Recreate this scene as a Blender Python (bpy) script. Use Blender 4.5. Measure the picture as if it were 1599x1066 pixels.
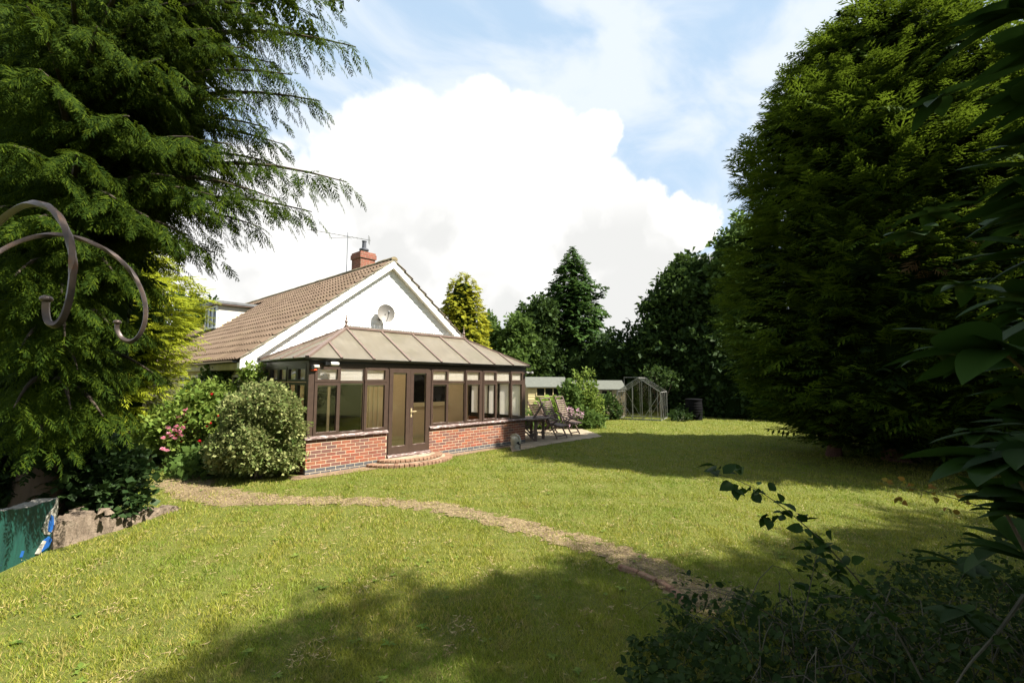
import bpy, math, random
import numpy as np
from mathutils import Vector, Matrix
random.seed(7); RNG = np.random.default_rng(7)
for o in list(bpy.data.objects): bpy.data.objects.remove(o)
scene = bpy.context.scene
COL = scene.collection

# ------------------------------------------------------------------ camera, sky, sun, exposure
CAM = np.array([-4.3044, -9.7824, 2.0]); YAW = 0.82815; PIT = 0.08315; ROL = 0.0048; FPX = 720.0
_F = np.array([math.sin(YAW)*math.cos(PIT), math.cos(YAW)*math.cos(PIT), math.sin(PIT)])
_R = np.array([math.cos(YAW), -math.sin(YAW), 0.0]); _U = np.cross(_R, _F)
_R2 = _R*math.cos(ROL)+_U*math.sin(ROL); _U2 = -_R*math.sin(ROL)+_U*math.cos(ROL)
cd = bpy.data.cameras.new('camera'); cam = bpy.data.objects.new('camera', cd); COL.objects.link(cam)
cd.sensor_width = 36; cd.lens = FPX/1599*36; cd.clip_start = 0.05; cd.clip_end = 3000
cam.matrix_world = Matrix(((_R2[0], _U2[0], -_F[0], CAM[0]), (_R2[1], _U2[1], -_F[1], CAM[1]),
                           (_R2[2], _U2[2], -_F[2], CAM[2]), (0, 0, 0, 1)))
scene.camera = cam
SUN = Vector((0.45, -1.0, 1.36)).normalized()
ld = bpy.data.lights.new('sun', 'SUN'); ld.energy = 5.0; ld.angle = math.radians(0.6); ld.color = (1.0, 0.94, 0.83)
sun = bpy.data.objects.new('sun', ld); COL.objects.link(sun); sun.location = (6, -14, 18)
sun.rotation_euler = SUN.to_track_quat('Z', 'Y').to_euler()
scene.view_settings.view_transform = 'Standard'; scene.view_settings.look = 'None'
scene.view_settings.gamma = 1.0; scene.view_settings.use_curve_mapping = False
scene.view_settings.exposure = 1.62

def ray(u, v):
    return _F+_R2*(u-799.5)/FPX+_U2*(533-v)/FPX
def at(u, v, axis, val):
    d = ray(u, v); return CAM+d*(val-CAM[axis])/d[axis]
def gp(u, v, z=0.0): return at(u, v, 2, z)
def pd(u, v, d): return CAM+ray(u, v)*d/1.0          # point at (forward) distance d
def plan(u, d):                                        # ground point under a pixel column at a distance
    p = CAM+ray(u, 590)*d; return np.array([p[0], p[1], 0.0])

def build_world():
    w = bpy.data.worlds.new('World'); scene.world = w; w.use_nodes = True
    nt = w.node_tree; N = nt.nodes; L = nt.links; N.clear()
    def nd(t, **k):
        n = N.new(t)
        for a, b in k.items(): setattr(n, a, b)
        return n
    def math_(op, a, b=None, clamp=False):
        n = nd('ShaderNodeMath', operation=op, use_clamp=clamp)
        for i, x in enumerate((a, b)):
            if x is None: continue
            if isinstance(x, (int, float)): n.inputs[i].default_value = x
            else: L.new(x, n.inputs[i])
        return n.outputs[0]
    def noise(vec, scale, detail=6, rough=.55, dist=0.0):
        n = nd('ShaderNodeTexNoise'); n.inputs['Scale'].default_value = scale; n.inputs['Detail'].default_value = detail
        n.inputs['Roughness'].default_value = rough; n.inputs['Distortion'].default_value = dist
        L.new(vec, n.inputs['Vector']); return n
    def mapr(x, a, b, c=0.0, d=1.0, smooth=True):
        n = nd('ShaderNodeMapRange'); n.interpolation_type = 'SMOOTHSTEP' if smooth else 'LINEAR'
        L.new(x, n.inputs[0])
        for i, q in enumerate((a, b, c, d)): n.inputs[i+1].default_value = q
        return n.outputs[0]
    def mix(f, a, b):
        n = nd('ShaderNodeMix', data_type='RGBA')
        if isinstance(f, float): n.inputs[0].default_value = f
        else: L.new(f, n.inputs[0])
        for i, x in ((6, a), (7, b)):
            if isinstance(x, tuple): n.inputs[i].default_value = (*x, 1)
            else: L.new(x, n.inputs[i])
        return n.outputs[2]
    tc = nd('ShaderNodeTexCoord'); D = tc.outputs['Generated']
    sky = nd('ShaderNodeTexSky', sky_type='NISHITA'); sky.sun_disc = False
    sky.sun_elevation = math.asin(SUN.z); sky.sun_rotation = math.atan2(SUN.x, SUN.y)
    sky.altitude = 100; sky.air_density = 1.0; sky.dust_density = 2.0; sky.ozone_density = 1.2
    # puffy displacement of the direction, used by the cumulus
    n1 = noise(D, 5.5, 7, .56)
    sub = nd('ShaderNodeVectorMath', operation='SUBTRACT'); L.new(n1.outputs['Color'], sub.inputs[0]); sub.inputs[1].default_value = (.5, .5, .5)
    sc = nd('ShaderNodeVectorMath', operation='SCALE'); L.new(sub.outputs[0], sc.inputs[0]); sc.inputs['Scale'].default_value = .17
    add = nd('ShaderNodeVectorMath', operation='ADD'); L.new(D, add.inputs[0]); L.new(sc.outputs[0], add.inputs[1])
    nrm = nd('ShaderNodeVectorMath', operation='NORMALIZE'); L.new(add.outputs[0], nrm.inputs[0]); P = nrm.outputs[0]
    # heaps of cumulus, each a round cap of directions in the world
    heaps = [(620, 240, 105), (735, 215, 85), (850, 225, 85), (920, 225, 50), (560, 300, 90), (700, 290, 120), (820, 340, 130), (920, 345, 90),
             (1010, 340, 62), (1075, 345, 48), (720, 400, 150), (860, 420, 130), (1000, 420, 80), (520, 420, 120), (430, 340, 110), (330, 420, 130), (620, 440, 90), (960, 470, 60), (1110, 440, 50)]
    tot = None
    for (u, v, r) in heaps:
        d = Vector(ray(u, v)).normalized(); e = Vector(ray(u, v-r)).normalized()
        ca = d.dot(e); 
        dp = nd('ShaderNodeVectorMath', operation='DOT_PRODUCT'); L.new(P, dp.inputs[0]); dp.inputs[1].default_value = d
        ang = 1-ca
        m = mapr(dp.outputs['Value'], ca-ang*.22, ca+ang*.25)
        tot = m if tot is None else math_('MAXIMUM', tot, m)
    # cumulus everywhere else in the sky and near the horizon
    n2 = noise(P, 2.3, 5, .5)
    sep = nd('ShaderNodeSeparateXYZ'); L.new(D, sep.inputs[0])
    gen = mapr(n2.outputs['Fac'], .54, .62)
    hor = mapr(sep.outputs['Z'], .22, .02)
    gen = math_('MULTIPLY', gen, math_('ADD', math_('MULTIPLY', hor, .75), mapr(sep.outputs['Z'], .75, .9)), True)
    cum = math_('MAXIMUM', tot, gen)
    # thin high wisps, stretched
    mp = nd('ShaderNodeMapping'); L.new(D, mp.inputs[0]); mp.inputs['Rotation'].default_value = (.2, .5, -.75); mp.inputs['Scale'].default_value = (1.0, 3.4, 4.5)
    n3 = noise(mp.outputs[0], 1.7, 7, .52, .4)
    wis = math_('MULTIPLY', mapr(n3.outputs['Fac'], .36, .62), .92)
    n4 = noise(P, 3.1, 4, .5); n5 = noise(D, 1.6, 3, .5)
    shade = math_('MAXIMUM', mapr(n4.outputs['Fac'], .40, .54), mapr(sep.outputs['Z'], .30, .43))
    ccol = mix(shade, (5.6, 5.6, 5.5), (7.6, 7.5, 7.35))
    hs = nd('ShaderNodeMix', data_type='RGBA'); L.new(sky.outputs[0], hs.inputs[6]); hs.inputs[0].default_value = .82; hs.inputs[7].default_value = (3.9, 5.2, 6.6, 1)
    c1 = mix(wis, hs.outputs[2], (5.7, 6.15, 6.7))
    c2 = mix(cum, c1, ccol)
    bg = nd('ShaderNodeBackground'); bg.inputs['Strength'].default_value = 0.052
    out = nd('ShaderNodeOutputWorld'); L.new(c2, bg.inputs[0]); L.new(bg.outputs[0], out.inputs[0])
build_world()

# ------------------------------------------------------------------ materials
MATS = {}
def _mat(name):
    m = bpy.data.materials.new(name); m.use_nodes = True; nt = m.node_tree; nt.nodes.clear(); MATS[name] = m
    return m, nt, nt.nodes, nt.links
class NB:
    def __init__(s, name):
        s.m, s.nt, s.N, s.L = _mat(name)
        s.out = s.N.new('ShaderNodeOutputMaterial'); s.tc = s.N.new('ShaderNodeTexCoord'); s.geo = s.N.new('ShaderNodeNewGeometry')
    def noise(s, scale, detail=4, rough=.55, vec=None, stretch=None, dist=0):
        v = vec or s.geo.outputs['Position']
        if stretch:
            mp = s.N.new('ShaderNodeMapping'); s.L.new(v, mp.inputs[0]); mp.inputs['Scale'].default_value = stretch; v = mp.outputs[0]
        n = s.N.new('ShaderNodeTexNoise'); s.L.new(v, n.inputs['Vector']); n.inputs['Scale'].default_value = scale
        n.inputs['Detail'].default_value = detail; n.inputs['Roughness'].default_value = rough; n.inputs['Distortion'].default_value = dist
        return n.outputs['Fac']
    def ramp(s, fac, stops):
        r = s.N.new('ShaderNodeValToRGB'); s.L.new(fac, r.inputs[0]); e = r.color_ramp.elements
        while len(e) < len(stops): e.new(.5)
        for k, (p, c) in zip(e, stops): k.position = p; k.color = (*c, 1) if len(c) == 3 else c
        return r.outputs[0]
    def mix(s, f, a, b, mode='MIX'):
        n = s.N.new('ShaderNodeMix'); n.data_type = 'RGBA'; n.blend_type = mode
        if isinstance(f, (int, float)): n.inputs[0].default_value = f
        else: s.L.new(f, n.inputs[0])
        for i, x in ((6, a), (7, b)):
            if isinstance(x, tuple): n.inputs[i].default_value = (*x, 1)
            else: s.L.new(x, n.inputs[i])
        return n.outputs[2]
    def val(s, f, a, b, c, d):
        n = s.N.new('ShaderNodeMapRange'); s.L.new(f, n.inputs[0])
        for i, q in enumerate((a, b, c, d)): n.inputs[i+1].default_value = q
        return n.outputs[0]
    def bump(s, h, strength=.4, dist=.01):
        b = s.N.new('ShaderNodeBump'); s.L.new(h, b.inputs['Height']); b.inputs['Strength'].default_value = strength; b.inputs['Distance'].default_value = dist
        return b.outputs[0]
    def bsdf(s, col, rough=.6, normal=None, metal=0, spec=.4):
        p = s.N.new('ShaderNodeBsdfPrincipled')
        if isinstance(col, tuple): p.inputs['Base Color'].default_value = (*col, 1)
        else: s.L.new(col, p.inputs['Base Color'])
        if isinstance(rough, (int, float)): p.inputs['Roughness'].default_value = rough
        else: s.L.new(rough, p.inputs['Roughness'])
        p.inputs['Metallic'].default_value = metal; p.inputs['Specular IOR Level'].default_value = spec
        if normal: s.L.new(normal, p.inputs['Normal'])
        return p.outputs[0]
    def done(s, sh): s.L.new(sh, s.out.inputs[0]); return s.m
def plain(name, col, rough=.6, var=.25, scale=6, bump=.15, metal=0, spec=.4, stretch=None):
    b = NB(name); n = b.noise(scale, 6, .6, stretch=stretch)
    lo = tuple(c*(1-var) for c in col); hi = tuple(min(1, c*(1+var)) for c in col)
    return b.done(b.bsdf(b.ramp(n, [(.3, lo), (.7, hi)]), rough, b.bump(b.noise(scale*6, 3, stretch=stretch), bump, .004), metal, spec))
def leafmat(name, dark, mid, light, trans=.3, rough=.65, spec=.12, patch=1.2, pamt=.55):
    b = NB(name); r = b.geo.outputs['Random Per Island']; n = b.noise(patch, 3)
    c = b.ramp(r, [(0, dark), (.5, mid), (1, light)])
    c = b.mix(b.val(n, .35, .65, 0, pamt), c, b.mix(.5, mid, light))
    p = b.bsdf(c, rough, spec=spec); t = b.N.new('ShaderNodeBsdfTranslucent')
    tcol = b.mix(.55, c, tuple(min(1, x*1.3) for x in light)); b.L.new(tcol, t.inputs[0])
    m = b.N.new('ShaderNodeMixShader'); m.inputs[0].default_value = trans; b.L.new(p, m.inputs[1]); b.L.new(t.outputs[0], m.inputs[2])
    return b.done(m.outputs[0])

def make_mats():
    # ground under the grass
    b = NB('ground'); a = b.noise(.9, 5); f = b.noise(9, 6, .65); fine = b.noise(60, 4, .7)
    c = b.ramp(a, [(.3, (.060, .085, .014)), (.55, (.095, .115, .020)), (.75, (.14, .130, .034))])
    c = b.mix(b.val(f, .52, .7, 0, .8), c, (.20, .155, .07))
    vf = b.noise(220, 3, .7); c = b.mix(b.val(fine, .3, .7, 0, .5), c, (.04, .055, .012)); c = b.mix(b.val(vf, .45, .62, 0, .7), c, (.19, .19, .045))
    b.done(b.bsdf(c, .9, b.bump(fine, .8, .03), spec=.1))
    b = NB('path'); a = b.noise(3, 6, .65); s1 = b.noise(45, 5, .7, stretch=(1, .35, 1)); s2 = b.noise(40, 5, .7, stretch=(.3, 1, 1))
    c = b.ramp(a, [(.3, (.095, .065, .04)), (.6, (.16, .12, .07)), (.8, (.20, .165, .085))])
    c = b.mix(b.val(s1, .5, .62, 0, .7), c, (.33, .26, .15)); c = b.mix(b.val(s2, .55, .68, 0, .6), c, (.08, .055, .035))
    b.done(b.bsdf(c, .95, b.bump(s1, .8, .02), spec=.1))
    b = NB('soil'); a = b.noise(5, 6, .65); s1 = b.noise(60, 5, .7)
    c = b.ramp(a, [(.3, (.12, .080, .052)), (.7, (.235, .165, .11))]); c = b.mix(b.val(s1, .5, .7, 0, .6), c, (.36, .27, .17))
    b.done(b.bsdf(c, .95, b.bump(s1, .8, .02), spec=.1))
    b = NB('paving'); a = b.noise(3, 6, .65); s1 = b.noise(40, 5, .7)
    c = b.ramp(a, [(.3, (.20, .155, .105)), (.7, (.36, .30, .22))]); c = b.mix(b.val(s1, .5, .7, 0, .5), c, (.14, .12, .06))
    b.done(b.bsdf(c, .9, b.bump(s1, .5, .008), spec=.2))
    # bricks: colour by object
    b = NB('brick'); oi = b.N.new('ShaderNodeObjectInfo'); n = b.noise(22, 6, .65); g = b.noise(160, 3, .6); r = b.geo.outputs['Random Per Island']
    def brickcol(rnd):
        c = b.ramp(rnd, [(0, (.17, .055, .035)), (.25, (.24, .078, .042)), (.5, (.165, .068, .048)), (.68, (.105, .055, .050)), (.82, (.31, .068, .030)), (1, (.23, .095, .048))])
        c = b.mix(b.val(n, .42, .72, 0, .7), c, (.10, .058, .052)); return b.mix(b.val(g, .55, .78, 0, .3), c, (.34, .2, .13))
    b.done(b.bsdf(brickcol(oi.outputs['Random']), .85, b.bump(g, .5, .004), spec=.25))
    b = NB('brick_joined'); n = b.noise(22, 6, .65); g = b.noise(160, 3, .6)
    b.done(b.bsdf(brickcol(b.geo.outputs['Random Per Island']), .85, b.bump(g, .5, .004), spec=.25))
    plain('blue_brick', (.065, .066, .072), .7, .35, 20)
    plain('mortar', (.46, .38, .27), .95, .2, 30)
    b = NB('step_brick'); oi = b.N.new('ShaderNodeObjectInfo'); n = b.noise(25, 6, .65)
    c = b.ramp(oi.outputs['Random'], [(0, (.15, .075, .05)), (1, (.21, .12, .08))]); c = b.mix(b.val(n, .4, .7, 0, .7), c, (.27, .20, .13))
    b.done(b.bsdf(c, .95, b.bump(n, .5, .008), spec=.15))
    plain('white_board', (.84, .84, .82), .55, .04, 3, .05)
    plain('white_paint', (.82, .82, .80), .5, .04, 3, .05)
    plain('soffit_cream', (.62, .58, .50), .6, .08, 4, .05)
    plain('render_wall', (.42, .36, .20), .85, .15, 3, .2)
    plain('inner_wall', (.64, .52, .37), .8, .05, 2, .05)
    plain('inner_floor', (.36, .33, .22), .5, .15, 4, .05)
    plain('cream_frame', (.62, .55, .40), .5, .06, 4, .05)
    plain('brown_frame', (.050, .031, .023), .38, .16, 9, .08, spec=.5)
    plain('brown_frame_shade', (.022, .016, .013), .35, .2, 8, .06, spec=.5)  # darker copy of the frame brown; side and eaves shade put in the colour
    b = NB('weathered_sill'); n = b.noise(14, 6, .7, stretch=(.5, 3, 3)); c = b.ramp(n, [(.42, (.075, .042, .034)), (.55, (.16, .11, .10)), (.64, (.60, .55, .52))])
    b.done(b.bsdf(c, .6, b.bump(n, .4, .004)))
    plain('black_gutter', (.012, .012, .013), .28, .2, 8, .04, spec=.6)
    plain('glazing_bar', (.15, .105, .085), .4, .15, 8, .05)
    # polycarbonate roof sheet, weathered
    b = NB('roof_sheet'); n = b.noise(2.2, 6, .65); st = b.noise(7, 5, .6, stretch=(6, .4, .4))
    c = b.ramp(n, [(.3, (.205, .185, .150)), (.7, (.285, .265, .225))]); c = b.mix(b.val(st, .42, .70, 0, .65), c, (.135, .122, .095)); c = b.mix(b.val(b.noise(1.3, 5, .7), .52, .7, 0, .5), c, (.13, .135, .085))
    p = b.bsdf(c, .28, spec=.6); t = b.N.new('ShaderNodeBsdfTranslucent'); t.inputs[0].default_value = (.86, .79, .64, 1)
    m = b.N.new('ShaderNodeMixShader'); m.inputs[0].default_value = .52; b.L.new(p, m.inputs[1]); b.L.new(t.outputs[0], m.inputs[2]); b.done(m.outputs[0])
    # window glass
    b = NB('glass'); lw = b.N.new('ShaderNodeLayerWeight'); lw.inputs[0].default_value = .5
    pw = b.N.new('ShaderNodeMath'); pw.operation = 'POWER'; b.L.new(lw.outputs['Facing'], pw.inputs[0]); pw.inputs[1].default_value = 5
    f2 = b.N.new('ShaderNodeMath'); f2.operation = 'MULTIPLY_ADD'; f2.use_clamp = True; b.L.new(pw.outputs[0], f2.inputs[0]); f2.inputs[1].default_value = .92; f2.inputs[2].default_value = .055
    tr = b.N.new('ShaderNodeBsdfTransparent'); tr.inputs[0].default_value = (.97, .96, .95, 1); gl = b.N.new('ShaderNodeBsdfGlossy'); gl.inputs['Roughness'].default_value = .01
    m = b.N.new('ShaderNodeMixShader'); b.L.new(f2.outputs[0], m.inputs[0]); b.L.new(tr.outputs[0], m.inputs[1]); b.L.new(gl.outputs[0], m.inputs[2]); b.done(m.outputs[0])
    plain('dark_glass', (.010, .010, .011), .12, .2, 2, 0, spec=.3)
    b = NB('blind'); p = b.bsdf((.90, .89, .85), .7); t = b.N.new('ShaderNodeBsdfTranslucent'); t.inputs[0].default_value = (.97, .965, .93, 1)
    m = b.N.new('ShaderNodeMixShader'); m.inputs[0].default_value = .8; b.L.new(p, m.inputs[1]); b.L.new(t.outputs[0], m.inputs[2]); b.done(m.outputs[0])
    # roof tiles
    for nm, src in (('tile', 'obj'), ('tile_joined', 'isl')):
        b = NB(nm); r = b.N.new('ShaderNodeObjectInfo').outputs['Random'] if src == 'obj' else b.geo.outputs['Random Per Island']
        n = b.noise(7, 6, .65); g = b.noise(55, 4, .7); l = b.noise(.8, 4)
        c = b.ramp(r, [(0, (.108, .076, .054)), (1, (.150, .108, .078))]); c = b.mix(b.val(n, .45, .75, 0, .6), c, (.09, .062, .043))
        c = b.mix(b.val(g, .64, .74, 0, .5), c, (.30, .27, .19)); c = b.mix(b.val(l, .5, .75, 0, .3), c, (.15, .125, .07))
        b.done(b.bsdf(c, .9, b.bump(g, .5, .006), spec=.2))
    plain('ridge_tile', (.20, .16, .09), .9, .35, 9, .3)
    plain('verge_mortar', (.24, .215, .16), .95, .4, 12, .5)
    b = NB('chimney_brick'); bt = b.N.new('ShaderNodeTexBrick')
    mp = b.N.new('ShaderNodeMapping'); cx = b.N.new('ShaderNodeCombineXYZ'); sp = b.N.new('ShaderNodeSeparateXYZ'); b.L.new(b.geo.outputs['Position'], sp.inputs[0])
    sm = b.N.new('ShaderNodeMath'); sm.operation = 'ADD'; b.L.new(sp.outputs[0], sm.inputs[0]); b.L.new(sp.outputs[1], sm.inputs[1]); b.L.new(sm.outputs[0], cx.inputs[0]); b.L.new(sp.outputs[2], cx.inputs[1])
    b.L.new(cx.outputs[0], bt.inputs['Vector']); bt.inputs['Scale'].default_value = 1; bt.inputs['Brick Width'].default_value = .225; bt.inputs['Row Height'].default_value = .075; bt.inputs['Mortar Size'].default_value = .007
    bt.inputs['Color1'].default_value = (.26, .075, .045, 1); bt.inputs['Color2'].default_value = (.18, .05, .035, 1); bt.inputs['Mortar'].default_value = (.24, .19, .14, 1)
    c = b.mix(b.val(b.noise(6, 5, .7), .45, .7, 0, .6), bt.outputs['Color'], (.12, .085, .05)); b.done(b.bsdf(c, .9, b.bump(bt.outputs['Fac'], .4, -.01)))
    plain('lead', (.12, .125, .13), .55, .2, 6, .1)
    plain('clay_dark', (.06, .065, .08), .6, .3, 8, .1)
    plain('steel', (.32, .32, .31), .35, .15, 10, .05, metal=.85)
    plain('alu', (.26, .26, .245), .6, .25, 10, .05, metal=.5)
    plain('dish_grey', (.16, .15, .135), .55, .05, 5, .02)
    plain('plastic_grey', (.12, .12, .12), .5, .1, 5, .02)
    plain('white_plastic', (.52, .50, .44), .4, .06, 8, .02)
    plain('orange_plastic', (.55, .08, .03), .4, .1, 8, .02)
    plain('brass', (.62, .50, .30), .35, .1, 8, .02, metal=.5)
    plain('felt_roof', (.095, .10, .085), .9, .15, 8, .2)
    plain('shed_cream', (.60, .50, .26), .7, .08, 6, .1)
    plain('shed_cream_shade', (.30, .25, .15), .75, .1, 6, .1)  # darker copy of the cream; wall shade put in the colour
    plain('black_butt', (.006, .006, .007), .7, .2, 6, .1, spec=.05)
    b = NB('old_teak'); n = b.noise(10, 6, .7, stretch=(1, 1, 1)); g = b.noise(50, 4, .6)
    c = b.ramp(n, [(.3, (.09, .058, .046)), (.6, (.16, .115, .095)), (.8, (.24, .20, .175))]); b.done(b.bsdf(c, .65, b.bump(g, .3, .003)))
    b = NB('stone'); n = b.noise(9, 6, .65); g = b.noise(70, 4, .6); c = b.ramp(n, [(.3, (.20, .19, .15)), (.7, (.40, .39, .34))])
    b.done(b.bsdf(c, .9, b.bump(g, .5, .006)))
    plain('slot_dark', (.012, .011, .010), .9, .2, 8, .1)
    b = NB('rubble'); n = b.noise(5, 7, .68); g = b.noise(40, 5, .7); c = b.ramp(n, [(.3, (.10, .072, .05)), (.55, (.19, .145, .105)), (.75, (.27, .215, .16))])
    b.done(b.bsdf(c, .95, b.bump(g, .9, .02)))
    b = NB('pale_stone'); n = b.noise(5, 7, .68); g = b.noise(40, 5, .7); c = b.ramp(n, [(.3, (.34, .25, .18)), (.6, (.55, .45, .36))])
    b.done(b.bsdf(c, .95, b.bump(g, .9, .02)))
    # old painted render: green over blue over bare grit
    b = NB('peeling_paint'); n = b.noise(2.6, 6, .6); n2 = b.noise(7, 6, .7); g = b.noise(70, 5, .7); str_ = b.noise(4, 5, .7, stretch=(2.5, 2.5, .5))
    c = b.ramp(str_, [(.35, (.006, .038, .032)), (.65, (.011, .066, .05))]); c = b.mix(b.val(n2, .66, .70, 0, 1), c, (.012, .085, .30))
    b.done(b.bsdf(c, .55, b.bump(g, .3, .006)))
    plain('blue_paint', (.012, .085, .30), .5, .25, 9, .2)
    plain('grit', (.30, .28, .24), .95, .5, 60, .8)
    plain('bark', (.085, .058, .042), .95, .4, 9, .6, stretch=(1, 1, .25))
    plain('red_bark', (.12, .06, .042), .95, .4, 9, .6, stretch=(1, 1, .25))
    plain('twig', (.06, .045, .03), .9, .3, 12, .3)
    plain('bramble_stem', (.055, .05, .03), .7, .4, 12, .3)
    b = NB('rusty_steel'); n = b.noise(30, 5, .6); c = b.ramp(n, [(.35, (.045, .036, .034)), (.6, (.10, .07, .058)), (.75, (.15, .075, .035))]); b.done(b.bsdf(c, .4, b.bump(n, .2, .002), metal=.4))
    # foliage
    leafmat('cypress', (.006, .017, .003), (.016, .036, .005), (.075, .108, .008), .40, .8, .05, 1.6, .35)  # dark tones with rare bright ones stand in for shade and sunlit tips
    leafmat('cypress_dark', (.010, .027, .004), (.027, .060, .006), (.110, .155, .012), .30, .8, .06)
    leafmat('cypress_core', (.008, .016, .004), (.012, .024, .005), (.02, .034, .007), .05, .9, .05)  # near-black green stands in for the shade deep inside crowns and hedge
    leafmat('dead_leaf', (.10, .06, .03), (.17, .10, .05), (.26, .17, .09), .2, .8, .05)
    leafmat('cypress_gold', (.10, .14, .012), (.22, .27, .018), (.36, .38, .03), .38)
    leafmat('gold_conifer', (.09, .12, .010), (.20, .22, .014), (.32, .30, .022), .3)
    leafmat('cedar_dark', (.014, .040, .010), (.030, .070, .014), (.065, .115, .022), .24, .7, .1)
    leafmat('leaf_mid', (.030, .060, .013), (.060, .105, .020), (.10, .155, .034), .34)
    leafmat('leaf_dark', (.014, .032, .009), (.030, .058, .013), (.055, .09, .020), .28)
    leafmat('leaf_hedge', (.010, .024, .007), (.020, .042, .010), (.034, .06, .014), .22)
    leafmat('leaf_bright', (.06, .11, .018), (.12, .19, .028), (.20, .28, .05), .38)
    leafmat('leaf_variegated', (.032, .066, .012), (.078, .125, .026), (.36, .36, .15), .3, .6, .15, 6)
    leafmat('leaf_rose', (.05, .10, .016), (.11, .175, .028), (.20, .25, .05), .36)
    leafmat('leaf_laurel', (.010, .026, .005), (.016, .038, .006), (.026, .055, .009), .25, .55, .10)
    leafmat('leaf_bramble', (.006, .017, .004), (.014, .031, .006), (.036, .060, .013), .3, .7, .1)
    leafmat('leaf_shrub', (.010, .026, .007), (.021, .046, .012), (.038, .068, .017), .28, .55, .2)  # tones lowered so the leaf colour carries the shade on the shrub
    leafmat('leaf_autumn', (.20, .07, .015), (.26, .13, .02), (.16, .18, .03), .35)
    leafmat('petal_pink', (.72, .22, .36), (.80, .34, .46), (.85, .50, .58), .3, .6)
    leafmat('petal_red', (.55, .012, .03), (.65, .02, .04), (.70, .04, .06), .25, .6)
    leafmat('petal_lilac', (.40, .22, .34), (.5, .30, .40), (.6, .4, .45), .3, .6)
    leafmat('petal_white', (.7, .7, .66), (.75, .75, .7), (.8, .8, .75), .3, .6)
    b = NB('grass'); r = b.geo.outputs['Random Per Island']; n = b.noise(1.1, 4); f = b.noise(5, 4)
    c = b.ramp(r, [(0, (.085, .140, .012)), (.42, (.175, .212, .020)), (.74, (.265, .262, .034)), (.88, (.35, .285, .08)), (1, (.44, .34, .14))])
    n0 = b.noise(.45, 5, .6); c = b.mix(b.val(n0, .45, .58, 0, .65), c, (.095, .180, .014)); c = b.mix(b.val(n, .38, .65, 0, .55), c, (.285, .265, .038)); c = b.mix(b.val(f, .56, .68, 0, .7), c, (.30, .23, .09))
    p = b.bsdf(c, .55, spec=.25); t = b.N.new('ShaderNodeBsdfTranslucent'); b.L.new(b.mix(.4, c, (.30, .36, .03)), t.inputs[0])
    m = b.N.new('ShaderNodeMixShader'); m.inputs[0].default_value = .35; b.L.new(p, m.inputs[1]); b.L.new(t.outputs[0], m.inputs[2]); b.done(m.outputs[0])
    b = NB('straw'); r = b.geo.outputs['Random Per Island']; c = b.ramp(r, [(0, (.16, .11, .055)), (.6, (.29, .22, .11)), (1, (.38, .30, .16))]); b.done(b.bsdf(c, .8, spec=.2))
make_mats()

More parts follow.
